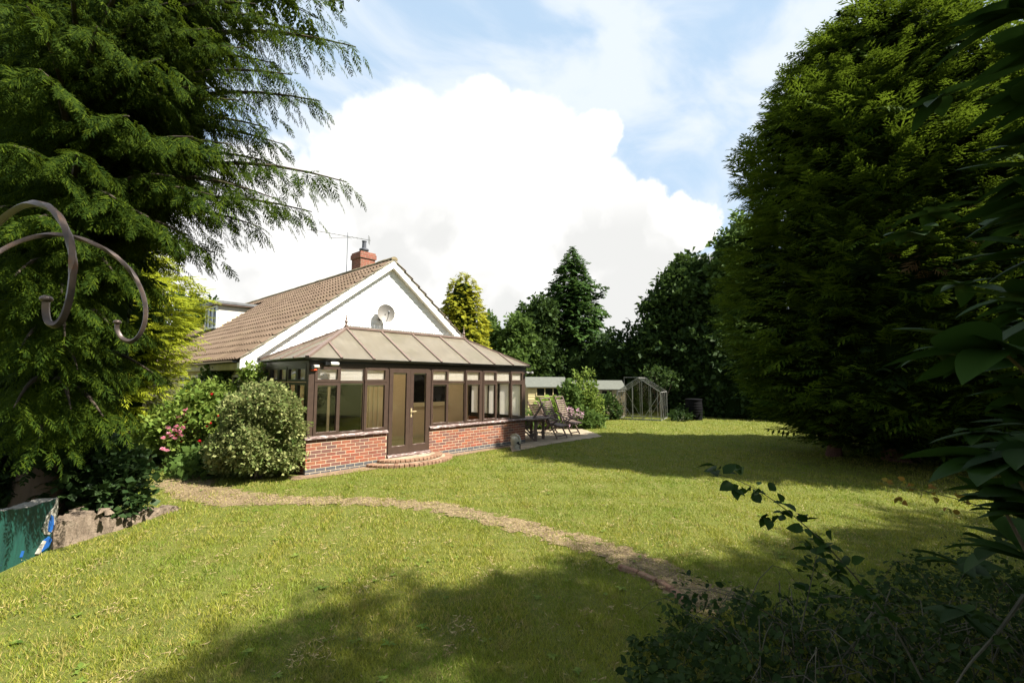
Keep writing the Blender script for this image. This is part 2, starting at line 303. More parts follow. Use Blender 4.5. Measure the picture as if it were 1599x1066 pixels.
# ------------------------------------------------------------------ mesh helpers
class MB:
    def __init__(s): s.v = []; s.f = []
    def quad(s, a, b, c, d): i = len(s.v); s.v += [tuple(a), tuple(b), tuple(c), tuple(d)]; s.f.append((i, i+1, i+2, i+3)); return s
    def poly(s, pts): i = len(s.v); s.v += [tuple(p) for p in pts]; s.f.append(tuple(range(i, i+len(pts)))); return s
    def box(s, x0, x1, y0, y1, z0, z1):
        i = len(s.v); s.v += [(x, y, z) for z in (z0, z1) for y in (y0, y1) for x in (x0, x1)]
        for q in ((0, 2, 3, 1), (4, 5, 7, 6), (0, 1, 5, 4), (2, 6, 7, 3), (0, 4, 6, 2), (1, 3, 7, 5)): s.f.append(tuple(i+k for k in q))
        return s
    def cbox(s, c, dx, dy, dz, ch=.004):                # box with chamfered edges along its local axes
        (x0, y0, z0), h = c, ch
        return s.hull([(x0+sx*(dx/2-(h if k != 0 else 0)), y0+sy*(dy/2-(h if k != 1 else 0)), z0+sz*(dz/2-(h if k != 2 else 0)))
                       for sx in (-1, 1) for sy in (-1, 1) for sz in (-1, 1) for k in range(3)])
    def hull(s, pts):
        import bmesh
        bm = bmesh.new()
        for p in pts: bm.verts.new(p)
        r = bmesh.ops.convex_hull(bm, input=bm.verts); bm.verts.ensure_lookup_table()
        for v in [v for v in bm.verts if not v.link_faces]: bm.verts.remove(v)
        bmesh.ops.dissolve_limit(bm, angle_limit=.01, verts=bm.verts, edges=bm.edges)
        bm.verts.index_update(); i = len(s.v); s.v += [tuple(v.co) for v in bm.verts]; s.f += [tuple(i+v.index for v in f.verts) for f in bm.faces]; bm.free(); return s
    def beam(s, a, b, w, h, up=(0, 0, 1)):              # square bar between two points
        a = Vector(a); b = Vector(b); d = (b-a).normalized(); u = Vector(up); x = d.cross(u)
        if x.length < 1e-4: x = d.cross(Vector((1, 0, 0)))
        x.normalize(); z = x.cross(d).normalized(); i = len(s.v)
        for p in (a, b):
            for sx, sz in ((-1, -1), (1, -1), (1, 1), (-1, 1)): s.v.append(tuple(p+x*(sx*w/2)+z*(sz*h/2)))
        for k in range(4): s.f.append((i+k, i+(k+1) % 4, i+4+(k+1) % 4, i+4+k))
        s.f += [(i+3, i+2, i+1, i), (i+4, i+5, i+6, i+7)]; return s
    def tube(s, pts, rad, seg=8, cap=True):
        pts = [Vector(p) for p in pts]; n = len(pts); i0 = len(s.v); rad = rad if hasattr(rad, '__len__') else [rad]*n
        x = None
        for k, p in enumerate(pts):
            d = (pts[min(k+1, n-1)]-pts[max(k-1, 0)]).normalized()
            if x is None: x = d.cross(Vector((0, 0, 1))) if abs(d.z) < .9 else d.cross(Vector((1, 0, 0)))
            x = (x-d*x.dot(d)).normalized(); y = d.cross(x)
            for q in range(seg):
                a = 2*math.pi*q/seg; s.v.append(tuple(p+(x*math.cos(a)+y*math.sin(a))*rad[k]))
        for k in range(n-1):
            for q in range(seg): s.f.append((i0+k*seg+q, i0+k*seg+(q+1) % seg, i0+(k+1)*seg+(q+1) % seg, i0+(k+1)*seg+q))
        if cap: s.f += [tuple(i0+q for q in range(seg))[::-1], tuple(i0+(n-1)*seg+q for q in range(seg))]
        return s
    def lathe(s, prof, c=(0, 0, 0), seg=24, fn=None):
        i0 = len(s.v); n = len(prof)
        for (r, z) in prof:
            for q in range(seg):
                a = 2*math.pi*q/seg; p = (c[0]+r*math.cos(a), c[1]+r*math.sin(a), c[2]+z); s.v.append(fn(p, a, r, z) if fn else p)
        for k in range(n-1):
            for q in range(seg): s.f.append((i0+k*seg+q, i0+k*seg+(q+1) % seg, i0+(k+1)*seg+(q+1) % seg, i0+(k+1)*seg+q))
        s.f += [tuple(i0+q for q in range(seg))[::-1], tuple(i0+(n-1)*seg+q for q in range(seg))]; return s
    def mesh(s, name):
        me = bpy.data.meshes.new(name); me.from_pydata(s.v, [], s.f); me.update(); return me
    def build(s, name, mat, parent=None, smooth=False):
        me = s.mesh(name)
        if smooth:
            me.shade_smooth()
            try: me.set_sharp_from_angle(angle=math.radians(40))
            except Exception: pass
        return link(name, me, mat, parent)
def link(name, me, mat, parent=None, loc=None):
    o = bpy.data.objects.new(name, me)
    if mat and not me.materials: me.materials.append(MATS[mat])
    COL.objects.link(o)
    if parent:
        o.parent = parent
        if parent.name in WORLD: o.matrix_parent_inverse = Matrix.Translation(-Vector(parent.location))
    if loc is not None: o.location = loc
    return o
WORLD = set()                                          # empties whose parts are given in world coordinates
def wempty(name, loc): o = empty(name, loc); WORLD.add(o.name); return o
def empty(name, loc=(0, 0, 0), rz=0):
    o = bpy.data.objects.new(name, None); COL.objects.link(o); o.location = loc; o.rotation_euler = (0, 0, rz); o.empty_display_size = .2; return o
def tag(o, label, cat, group=None):
    o['label'] = label; o['category'] = cat
    if group: o['group'] = group
    return o
def structure(o): o['kind'] = 'structure'; return o
def stuff(o): o['kind'] = 'stuff'; return o
def np_mesh(name, V, T):
    me = bpy.data.meshes.new(name); V = np.ascontiguousarray(V, np.float32); T = np.ascontiguousarray(T, np.int32)
    me.vertices.add(len(V)); me.vertices.foreach_set('co', V.ravel()); me.loops.add(T.size); me.loops.foreach_set('vertex_index', T.ravel())
    me.polygons.add(len(T)); me.polygons.foreach_set('loop_start', np.arange(0, T.size, 3, dtype=np.int32)); me.update(calc_edges=True); return me
def norm(a): return a/np.maximum(np.linalg.norm(a, axis=-1, keepdims=True), 1e-9)

# ------------------------------------------------------------------ foliage helpers
def kite(V, T, a, b, w, up=(0, 0, 1), sag=0.0, at_=.4):
    a = np.array(a, float); b = np.array(b, float); d = b-a; L = np.linalg.norm(d); s = np.cross(np.array(up, float), d); s = s/max(np.linalg.norm(s), 1e-9)*w
    m = a+d*at_-np.array([0, 0, sag*L]); i = len(V); V += [a, m+s, b, m-s]; T += [(i, i+1, i+2), (i, i+2, i+3)]
def frond(n=9, width=.42, droop=.28, sub=2, seed=0, fat=1.0):
    """flat feathery cypress spray, length 1 along +x"""
    r = random.Random(seed); V = []; T = []
    zf = lambda x: -droop*x*x
    kite(V, T, (0, 0, 0), (.55, 0, zf(.55)), .012); kite(V, T, (.45, 0, zf(.45)), (1, 0, zf(1)), .016)
    for i in range(n):
        for s in (-1, 1):
            t = (i+.35+.3*r.random()+(.25 if s > 0 else 0))/(n+.3); L = width*min(1, t*3.2+.25)*(1-t)**.62*r.uniform(.75, 1.15)+.03
            an = math.radians(r.uniform(38, 56)-14*t); dx = math.cos(an)*L; dy = math.sin(an)*L*s; z0 = zf(t); z1 = zf(t+dx)-.22*L*r.uniform(.4, 1.6)
            a = np.array((t, 0, z0)); b = np.array((t+dx, dy, z1)); kite(V, T, a, b, (.022+.03*L)*fat)
            for k in range(sub):
                q = (k+.8)/(sub+.8); c = a+(b-a)*q; l2 = L*.42*(1-.45*q)+.015
                for s2 in (-1, 1):
                    a2 = math.atan2(dy, dx)+s2*math.radians(38); e = c+np.array((math.cos(a2)*l2, math.sin(a2)*l2, -.16*l2))
                    dd = e-c; sd = np.array((-dd[1], dd[0], 0))*.17; j = len(V); V += [c-sd, e, c+sd]; T.append((j, j+1, j+2))
    return np.array(V), np.array(T)
def scatter(templates, P, X, UP, S, roll=None, rng=RNG):
    """copies of leaf templates at P, x axis along X, roughly facing UP, scale S; returns joined arrays"""
    P = np.asarray(P, float); X = norm(np.asarray(X, float)); UP = np.asarray(UP, float); S = np.asarray(S, float)
    Y = np.cross(UP, X); Y = norm(Y); Z = np.cross(X, Y)
    if roll is not None:
        c, s = np.cos(roll)[:, None], np.sin(roll)[:, None]; Y, Z = Y*c+Z*s, Z*c-Y*s
    Vs = []; Ts = []; off = 0; idx = rng.integers(0, len(templates), len(P))
    for k, (tv, tt) in enumerate(templates):
        m = idx == k; K = int(m.sum())
        if not K: continue
        V = (P[m][:, None, :]+(tv[None, :, 0:1]*X[m][:, None, :]+tv[None, :, 1:2]*Y[m][:, None, :]+tv[None, :, 2:3]*Z[m][:, None, :])*S[m][:, None, None])
        T = tt[None]+(np.arange(K)*len(tv))[:, None, None]+off
        Vs.append(V.reshape(-1, 3)); Ts.append(T.reshape(-1, 3)); off += K*len(tv)
    return np.concatenate(Vs), np.concatenate(Ts)
def join(parts):
    Vs = []; Ts = []; o = 0
    for V, T in parts: Vs.append(V); Ts.append(T+o); o += len(V)
    return np.concatenate(Vs), np.concatenate(Ts)
def leaf(w=.34, fold=.12, curl=.15, seg=1):
    """one leaf blade, length 1 along +x, folded on its midrib"""
    V = []; T = []
    xs = np.linspace(0, 1, seg*2+1)
    for x in xs:
        h = w*math.sin(math.pi*min(1, x**.8*.97+.03))**.8 if 0 < x < 1 else .0; z = -curl*x*x
        V += [(x, h, z+fold*h), (x, 0, z), (x, -h, z+fold*h)]
    for i in range(len(xs)-1):
        a = i*3; b = a+3
        T += [(a, a+1, b+1), (a, b+1, b), (a+1, a+2, b+2), (a+1, b+2, b+1)]
    V = np.array(V); T = np.array(T)
    ok = [len({tuple(np.round(V[i], 6)) for i in t}) == 3 for t in T]
    return V, T[ok]
LEAF_S = [leaf(.30, .2, .12), leaf(.36, .25, .2), leaf(.26, .1, .05)]
LEAF_R = [leaf(.44, .2, .12), leaf(.48, .15, .2)]
def leaf2(w): return np.array([(0, 0, 0), (.45, w, .03), (1, 0, -.1), (.45, -w, .03)]), np.array([(0, 1, 2), (0, 2, 3)])
def twigleaves(n, w, seed, spread=.5, simple=False):
    """a short shoot carrying n small leaves; length 1 along x"""
    r = random.Random(seed); parts = []
    base = leaf2(w*1.1) if simple else leaf(w, .18, .15)
    for i in range(n):
        t = (i+.5)/n; a = i*2.4+r.uniform(-.4, .4); d = np.array((r.uniform(.3, .8), math.cos(a), math.sin(a)*.8+.1)); p = np.array((t, 0, -.1*t*t))
        V, T = scatter([base], [p], [d], [(r.uniform(-.3, .3), r.uniform(-.3, .3), 1)], [spread*r.uniform(.7, 1.2)]); parts.append((V, T))
    return join(parts)
FROND_HI = [frond(9, .40, .30, 2, 1), frond(8, .46, .22, 2, 2), frond(10, .36, .38, 2, 3)]
FROND_MD = [frond(7, .42, .24, 1, 4), frond(8, .38, .32, 1, 5), frond(6, .48, .18, 1, 6)]
FROND_LO = [frond(5, .46, .24, 0, 7), frond(6, .42, .30, 0, 8)]
FROND_FAR = [frond(4, .52, .26, 0, 9, 3.2), frond(5, .46, .32, 0, 10, 3.0)]
SHOOT = [twigleaves(7, .30, 1), twigleaves(8, .34, 2), twigleaves(6, .27, 3)]
SHOOT_FAR = [twigleaves(7, .30, 1, .5, True), twigleaves(8, .34, 2, .5, True), twigleaves(6, .27, 3, .5, True)]
SHOOT_S = [twigleaves(5, .36, 4, .6), twigleaves(4, .32, 5, .7)]

def envelope_crown(c, prof, n, templates, size, tilt=.25, shell=(.72, 1.04), lump=.16, seed=1, droop=0.0, clump=0, bias=None):
    """sprays over a crown whose radius by height is prof [(z, r)]; returns arrays"""
    r = np.random.default_rng(seed); zs = np.array([p[0] for p in prof]); rs = np.array([p[1] for p in prof])
    zz = r.uniform(zs[0], zs[-1], n*5); keep = r.random(n*5) < (np.interp(zz, zs, rs)+.25)/(rs.max()+.25); zz = zz[keep][:n]; n = len(zz)
    th = r.uniform(0, 2*math.pi, n)
    ph = r.uniform(0, 6.28, 6)
    lumpf = 1+lump*(np.sin(3*th+ph[0]+zz*.9)+.8*np.sin(5*th-ph[1]+zz*1.7)+.7*np.sin(2*th+ph[2]-zz*2.6)+.7*np.sin(9*th+ph[3]+zz*3.9))/2
    sh = shell[0]+(shell[1]-shell[0])*np.sqrt(r.random(n))
    R = np.interp(zz, zs, rs)*lumpf*sh
    P = np.stack([c[0]+R*np.cos(th), c[1]+R*np.sin(th), c[2]+zz+r.normal(0, .06, n)], 1)
    out = np.stack([np.cos(th), np.sin(th), tilt+r.normal(0, .25, n)], 1); out[:, :2] += r.normal(0, .35, (n, 2))
    S = size*r.uniform(.45, 1.4, n)*np.clip(.45+.55*np.interp(zz, zs, rs)/rs.max()*1.6, .45, 1)
    up = np.stack([r.normal(0, .35, n)+np.cos(th)*droop, r.normal(0, .35, n)+np.sin(th)*droop, np.ones(n)], 1)
    P = P-norm(out)*S[:, None]*.55
    return scatter(templates, P, out, up, S, rng=r)
def core_mesh(c, prof, k=.72, seg=14, seed=3, lump=.12):
    r = random.Random(seed); m = MB(); zs = [p[0] for p in prof]; n = len(prof)
    pr = [(max(.03, p[1]*k), p[0]) for p in prof]
    ph = [r.uniform(0, 6) for _ in range(3)]
    m.lathe(pr, c, seg, lambda p, a, rr, z: (c[0]+rr*math.cos(a)*(1+lump*math.sin(3*a+ph[0]+z)+lump*.7*math.sin(5*a+ph[1]-z*2)), c[1]+rr*math.sin(a)*(1+lump*math.sin(3*a+ph[0]+z)+lump*.7*math.sin(5*a+ph[1]-z*2)), c[2]+z))
    return m
def tree_thing(name, base, label, cat='tree', group=None):
    e = wempty(name, base); tag(e, label, cat, group); return e
def localise(V, base): return V-np.asarray(base, float)[None]
def blob_leaves(blobs, n, templates, size, seed=1, inner=.35, up=.6, gap=0):
    """leaf shoots through ellipsoid clumps: blobs [(cx,cy,cz,rx,ry,rz)]"""
    r = np.random.default_rng(seed); vol = np.array([(b[3]*b[4]*b[5])**(2/3) for b in blobs]); w = vol/vol.sum(); P = []; X = []
    for b, k in zip(blobs, (w*n).astype(int)):
        d = norm(r.normal(0, 1, (k, 3))); rad = inner+(1-inner)*r.random(k)**.6; rad *= 1+.12*np.sin(d[:, 0]*7+b[0]*3)*np.sin(d[:, 1]*6+b[1])+.1*np.sin(d[:, 2]*8)
        P.append(np.array(b[:3])+d*rad[:, None]*np.array(b[3:6])); X.append(d+np.array((0, 0, up*.5))+r.normal(0, .45, (k, 3)))
    P = np.concatenate(P); X = np.concatenate(X); K = len(P)
    UP = r.normal(0, .45, (K, 3))+np.array((0, 0, 1)); S = size*r.uniform(.6, 1.3, K)
    ok = P[:, 2] > .02
    return scatter(templates, P[ok], X[ok], UP[ok], S[ok], rng=r)

# ------------------------------------------------------------------ ground, path, patio
def vnoise(x, y, s=1.0):
    return (np.sin(x*1.7*s+1.3)*np.cos(y*1.3*s-.7)+.5*np.sin(x*3.9*s-y*2.7*s+.5)+.25*np.sin(x*8.1*s+y*7.3*s))/1.75
def ground_h(x, y):
    r = np.hypot(x-2, y+2); h = .018*vnoise(x, y)+.012*vnoise(x, y, 3.1)
    near = np.clip((np.maximum(np.maximum(-x-1.0, x-9), np.maximum(-y-1.2, y-12)))/1.2, 0, 1)      # level beside the buildings
    return h*near-.004
def build_ground():
    xs = np.concatenate([[-1500, -400, -120, -50], np.arange(-24, 34.01, .4), [50, 120, 400, 1500]]); ys = np.concatenate([[-1500, -400, -120, -50], np.arange(-24, 34.01, .4), [50, 120, 400, 1500]])
    X, Y = np.meshgrid(xs, ys, indexing='ij'); Z = ground_h(X, Y); V = np.stack([X, Y, Z], -1).reshape(-1, 3); n, m = X.shape
    i = (np.arange(n-1)[:, None]*m+np.arange(m-1)[None]).ravel(); T = np.concatenate([np.stack([i, i+m, i+m+1], 1), np.stack([i, i+m+1, i+1], 1)])
    me = np_mesh('ground', V, T); me.shade_smooth(); structure(link('ground', me, 'ground'))
build_ground()
def ribbon(left, right, z=.006, n=10, jag=.03, seed=1):
    """flat sheet between two pixel-traced ground lines, with ragged edges"""
    r = random.Random(seed); L = dense(left, n); Rr = dense(right, n); m = MB(); k = 6
    rows = []
    for a, b in zip(L, Rr):
        a = a+np.array((r.uniform(-jag, jag), r.uniform(-jag, jag), 0)); b = b+np.array((r.uniform(-jag, jag), r.uniform(-jag, jag), 0))
        rows.append([a+(b-a)*q/k for q in range(k+1)])
    for row in rows:
        for p in row: m.v.append((p[0], p[1], float(ground_h(p[0], p[1]))+z))
    for i in range(len(rows)-1):
        for q in range(k): j = i*(k+1)+q; m.f.append((j, j+1, j+k+2, j+k+1))
    return m
def dense(pts, n):
    P = np.array([p if len(p) == 3 else (p[0], p[1], 0) for p in pts], float); d = np.concatenate([[0], np.cumsum(np.linalg.norm(np.diff(P, axis=0), axis=1))]); d /= d[-1]
    # Catmull-like smoothing through linear resample then blur
    t = np.linspace(0, 1, n*len(pts)); Q = np.stack([np.interp(t, d, P[:, i]) for i in range(3)], 1)
    for _ in range(n//2): Q[1:-1] = (Q[:-2]+2*Q[1:-1]+Q[2:])/4
    return Q
PATH_OUT = [gp(u, v) for u, v in ((330, 738), (335, 757), (400, 770), (470, 775), (560, 776), (650, 781), (725, 792), (786, 806), (850, 821), (933, 841), (1016, 869), (1085, 898), (1150, 930))]
PATH_IN = [gp(u, v) for u, v in ((235, 752), (262, 772), (330, 790), (440, 787), (540, 787), (635, 792), (715, 808), (782, 822), (845, 840), (918, 861), (970, 884), (1045, 925), (1095, 968))]
path = structure(ribbon(PATH_OUT, PATH_IN, .007, 18, .10).build('garden_path', 'path'))
def kerb():
    me = MB().cbox((0, 0, 0), .215, .065, .10, .008).mesh('kerb_brick')
    pts = dense([gp(u, v) for u, v in ((968, 888), (1000, 898), (1040, 917), (1075, 945))], 14); d = np.concatenate([[0], np.cumsum(np.linalg.norm(np.diff(pts, axis=0), axis=1))]); s = .1; i = 0
    while s < d[-1]:
        p = [np.interp(s, d, pts[:, k]) for k in range(2)]; q = [np.interp(s+.05, d, pts[:, k]) for k in range(2)]
        o = link('kerb_brick', me, 'step_brick', path, (p[0], p[1], random.uniform(-.01, .006))); o.rotation_euler = (random.uniform(-.08, .08), random.uniform(-.05, .05), math.atan2(q[1]-p[1], q[0]-p[0])); s += .228
kerb()
def soil():
    m = MB(); r = random.Random(4); n = 60; pts = []
    for i in range(n+1):
        x = -.35+i*(8.2)/n; pts.append((x, -.34-.05*r.random()-.10*math.sin(x*.8)))
    for i in range(n): m.quad((pts[i][0], pts[i][1], .004), (pts[i+1][0], pts[i+1][1], .004), (pts[i+1][0], .08, .004), (pts[i][0], .08, .004))
    structure(m.build('soil_strip', 'soil'))
    m = MB(); pts = [gp(u, v) for u, v in ((798, 706), (840, 697), (880, 690), (915, 685), (942, 681), (925, 675), (905, 668))]; pts = [(p[0], p[1]) for p in dense(pts, 6)]
    pts = [(p[0]+r.uniform(-.05, .05), p[1]+r.uniform(-.05, .05)) for p in pts]
    m.poly([(x, y, .0085) for x, y in pts]+[(10.2, 5.0, .0085), (7.02, 5.0, .0085), (7.02, .1, .0085), (6.2, -.05, .0085)])
    pat = structure(m.build('patio', 'paving'))
    sl = MB().cbox((0, 0, 0), .44, .44, .03, .006).mesh('paving_slab')
    for ix in range(8):
        for iy in range(9):
            x = 7.27+ix*.455; y = .0+iy*.455
            if y < -.55+.0*x or x > 10.2-(.25 if iy < 2 else 0): continue
            if ix > 5 and iy == 0: continue
            o = link('paving_slab', sl, 'paving', pat, (x+r.uniform(-.008, .008), y+.02, .004+r.uniform(-.003, .004))); o.rotation_euler = (r.uniform(-.01, .01), r.uniform(-.01, .01), r.uniform(-.02, .02))
soil()

# ------------------------------------------------------------------ house
AX, AZ = 3.61, 5.74; EX, EZ = -.57, 2.51; SL = (AZ-EZ)/(AX-EX); YV, YW, YB = 2.48, 2.65, 17.0
def roof_z(x): return AZ-abs(x-AX)*SL
def build_house():
    H = wempty('house', (AX, YW, 0)); tag(H, 'white boarded gable bungalow with brown tiled roof and side dormer', 'house')
    # gable wall backing, then each board
    m = MB(); T = .25; x0, x1 = -.22, 7.44; zt = AZ-.10
    def gz(x): return zt-abs(x-AX)*SL
    m.poly([(x0, YW+.03, 0), (x1, YW+.03, 0), (x1, YW+.03, gz(x1)), (AX, YW+.03, zt), (x0, YW+.03, gz(x0))])
    m.poly([(x0, YW+T, 0), (x0, YW+T, gz(x0)), (AX, YW+T, zt), (x1, YW+T, gz(x1)), (x1, YW+T, 0)])
    gw = m.build('gable_wall', 'inner_wall', H)
    z = 2.30
    while z < zt-.08:
        h = .135; za, zb = z, min(z+h, zt-.01)
        def xr(zz): d = (zt-zz)/SL; return max(x0, AX-d), min(x1, AX+d)
        a0, a1 = xr(za); b0, b1 = xr(zb)
        m = MB(); yb = YW+.028; m.v += [(a0, YW-.004, za), (a1, YW-.004, za), (b1, YW+.010, zb), (b0, YW+.010, zb), (a0, yb, za), (a1, yb, za), (b1, yb, zb), (b0, yb, zb)]
        m.f += [(0, 1, 2, 3), (1, 5, 6, 2), (4, 0, 3, 7), (4, 5, 1, 0), (3, 2, 6, 7)]; m.build('board', 'white_board', gw); z += h+.003
    # rendered strip of gable wall left of the conservatory
    MB().box(-.24, -.02, YW-.06, YW+.02, 0, 2.296).build('corner_pier', 'white_paint', H)
    # side and rear walls
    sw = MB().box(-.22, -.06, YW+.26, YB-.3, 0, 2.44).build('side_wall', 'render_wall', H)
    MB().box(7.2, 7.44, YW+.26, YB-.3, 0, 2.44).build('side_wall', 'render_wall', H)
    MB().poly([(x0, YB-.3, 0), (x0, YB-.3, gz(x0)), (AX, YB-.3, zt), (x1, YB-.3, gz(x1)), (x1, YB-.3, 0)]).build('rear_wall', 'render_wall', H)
    # side windows and door on the shaded wall
    for (y0, y1, z0, z1, mul) in ((3.5, 4.55, .95, 2.1, 1), (5.4, 6.9, .95, 2.1, 2), (8.4, 9.6, .95, 2.1, 1)):
        f = MB(); xw = -.235
        for a, b, c, d in ((y0, y1, z0, z0+.07), (y0, y1, z1-.07, z1), (y0, y0+.07, z0+.07, z1-.07), (y1-.07, y1, z0+.07, z1-.07)): f.box(xw-.03, xw+.02, a, b, c, d)
        for k in range(1, mul+1): yy = y0+(y1-y0)*k/(mul+1); f.box(xw-.027, xw+.02, yy-.04, yy+.04, z0+.07, z1-.07)
        f.box(xw-.024, xw+.02, y0+.07, y1-.07, z0+.80, z0+.86); w = f.build('window', 'cream_frame', H)
        MB().box(xw-.004, xw+.012, y0+.06, y1-.06, z0+.06, z1-.06).build('pane', 'dark_glass', w)
        MB().box(xw-.10, xw+.018, y0-.05, y1+.05, z0-.05, z0-.004).build('sill', 'cream_frame', w)
    d = MB(); xw = -.235; d.box(xw-.03, xw+.02, 7.25, 7.33, 0, 2.1).box(xw-.03, xw+.02, 8.05, 8.13, 0, 2.1).box(xw-.028, xw+.02, 7.33, 8.05, 2.02, 2.1)
    dr = d.build('door', 'cream_frame', H); MB().box(xw-.006, xw+.018, 7.33, 8.05, .02, 2.02).build('door_leaf', 'clay_dark', dr)
    # roof deck, underside
    for s, nm in ((-1, 'roof_slope'), (1, 'roof_slope')):
        xe = AX+s*(AX-EX); m = MB(); t = .07
        m.v += [(AX, YV+.03, AZ-.05), (xe, YV+.03, EZ-.05), (xe, YB, EZ-.05), (AX, YB, AZ-.05), (AX, YV+.03, AZ-.05-t), (xe, YV+.03, EZ-.05-t), (xe, YB, EZ-.05-t), (AX, YB, AZ-.05-t)]
        m.f += [(0, 1, 2, 3), (4, 7, 6, 5), (1, 5, 6, 2), (0, 4, 5, 1), (3, 2, 6, 7)]
        deck = m.build(nm, 'tile_joined', H)
        if s < 0: roof_l = deck
        else: roof_r = deck
    # tiles: double roll, built once for each slope direction
    W, G, LEN = .38, .3453, .40; n = 20
    ang = math.atan(SL)
    def tile_mesh():
        m = MB(); prof = []
        for i in range(n+1):
            u = i/n; ph = (u*2) % 1.0; roll = max(0, math.cos((ph-.5)/.24*math.pi/2))**.7*.065 if abs(ph-.5) < .24 else 0; prof.append((u*W-W/2, roll))
        for (s, zz) in ((0, .058), (LEN, .004)):           # s up the slope; lower edge stands proud
            for (y, r) in prof: m.v.append((s, y, zz+r))
        k = n+1
        for i in range(n): m.f.append((i, k+i, k+i+1, i+1))
        for (y, r) in prof: m.v.append((0, y, .058+r-.013))
        for i in range(n): m.f.append((i, i+1, 2*k+i+1, 2*k+i))
        return m
    tm = tile_mesh(); slope_len = (AX-EX)/math.cos(ang); rows = int(slope_len/G); cols = int((YB-YV-.02)/W)
    me = tm.mesh('roof_tile'); me.shade_smooth()
    try: me.set_sharp_from_angle(angle=math.radians(35))
    except Exception: pass
    cand = []
    for r in range(rows+1):
        for c in range(cols):
            s0 = r*G-.06; x = EX+s0*math.cos(ang); z = EZ-.05+s0*math.sin(ang); y = YV+.16+c*W
            if s0+LEN > slope_len-.02: continue
            if 11.55 < y < 13.6 and x > 1.25 and x < 2.95: continue     # under the dormer
            d = np.linalg.norm(np.array((x, y, z))-CAM); cand.append((d, x, y, z))
    cand.sort(); base = np.array(tm.v); rest = []
    Rm = Matrix.Rotation(-ang, 4, 'Y')
    for i, (d, x, y, z) in enumerate(cand):
        j = random.uniform(-.006, .006)
        if i < 298:
            o = link('roof_tile', me, 'tile', roof_l, (x, y+j, z)); o.rotation_euler = (random.uniform(-.006, .006), -ang+random.uniform(-.008, .004), random.uniform(-.008, .008))
        else: rest.append((x, y+j, z))
    def joined(pos, mirror, name, parent):
        ca, sa = math.cos(ang), math.sin(ang); P = np.stack([base[:, 0]*ca-base[:, 2]*sa, base[:, 1], base[:, 0]*sa+base[:, 2]*ca], 1)
        if mirror: P[:, 0] *= -1
        F = []; V = []
        for k, p in enumerate(pos):
            V.append(P+np.array(p)); F += [tuple(a+k*len(P) for a in f) for f in (tm.f if not mirror else [g[::-1] for g in tm.f])]
        m = MB(); m.v = [tuple(v) for v in np.concatenate(V)]; m.f = F; return stuff(m.build(name, 'tile_joined', parent, True))
    joined(rest, False, 'far_roof_tiles', roof_l)
    joined([(2*AX-x, y, z) for (d, x, y, z) in cand if y < YV+1.3], True, 'far_roof_tiles', roof_r)
    # ridge tiles
    y = YV-.02; rm = MB(); 
    for i in range(7): a = math.pi*i/6; rm.v += [(math.cos(a)*.115, 0, math.sin(a)*.10), (math.cos(a)*.115, .44, math.sin(a)*.10)]
    for i in range(6): rm.f.append((2*i, 2*i+1, 2*i+3, 2*i+2))
    rm.f.append(tuple(range(0, 14, 2))); rme = rm.mesh('ridge_tile')
    rl = MB().box(AX-.05, AX+.05, YV+.02, YB-.02, AZ-.12, AZ-.02).build('ridge_board', 'verge_mortar', H)
    while y < YB-.4: link('ridge_tile', rme, 'ridge_tile', rl, (AX+random.uniform(-.006, .006), y, AZ-.035+random.uniform(-.006, .006))); y += .445
    # verge mortar and barge boards, soffits
    for s in (-1, 1):
        xe = AX+s*(AX-EX); nx, nz = -s*SL, -1
        def strip(d0, d1, y0, y1, nm, mt, ext=0.0):
            a = (AX, AZ-d0); b = (xe+s*ext, EZ-d0-ext*SL); m = MB()
            pts = [(a[0], a[1]), (b[0], b[1]), (b[0], b[1]-(d1-d0)), (a[0], a[1]-(d1-d0))]
            m.v += [(p[0], y0, p[1]) for p in pts]+[(p[0], y1, p[1]) for p in pts]
            m.f += [(0, 1, 2, 3), (7, 6, 5, 4), (0, 4, 5, 1), (1, 5, 6, 2), (2, 6, 7, 3)] if s > 0 else [(3, 2, 1, 0), (4, 5, 6, 7), (1, 5, 4, 0), (2, 6, 5, 1), (3, 7, 6, 2)]
            return m.build(nm, mt, H)
        strip(-.012, .055, YV-.008, YV+.06, 'verge_mortar', 'verge_mortar')
        strip(.057, .285, YV+.006, YV+.03, 'barge_board', 'white_paint')
        strip(.265, .283, YV+.031, YW+.009, 'soffit', 'soffit_cream')
    # boxed barge foot at the eaves
    MB().hull([(EX-.0, y, z) for y in (YV+.004, YV+.20) for z in (EZ-.058, EZ-.30)]+[(EX+.36, y, z) for y in (YV+.004, YV+.20) for z in (EZ+.0, EZ-.30)]).build('eaves_box', 'white_paint', H)
    # eaves gutter along the side
    g = MB(); seg = 7
    ys = (YV+.22, YB-.1)
    for yy in ys:
        for i in range(seg): a = math.pi+math.pi*i/(seg-1); g.v.append((EX-.055+math.cos(a)*.055, yy, EZ-.075+math.sin(a)*.055))
    for i in range(seg-1): g.f.append((i, i+1, seg+i+1, seg+i))
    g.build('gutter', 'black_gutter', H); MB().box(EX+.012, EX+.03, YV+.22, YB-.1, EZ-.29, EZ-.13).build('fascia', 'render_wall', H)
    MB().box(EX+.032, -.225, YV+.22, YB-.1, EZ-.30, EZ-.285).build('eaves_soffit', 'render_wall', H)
    # dormer
    dx, y0, y1 = 1.34, 11.72, 13.35; zb = roof_z(dx)-.05; zt2 = 5.06
    xb = AX-(AZ-zt2)/SL
    dm = MB(); dm.poly([(dx, y0, zb), (dx, y0, zt2), (xb, y0, zt2)]).poly([(dx, y1, zb), (xb, y1, zt2), (dx, y1, zt2)]).quad((dx, y0, zb), (dx, y1, zb), (dx, y1, zt2), (dx, y0, zt2))
    D = dm.build('dormer', 'shed_cream', H)
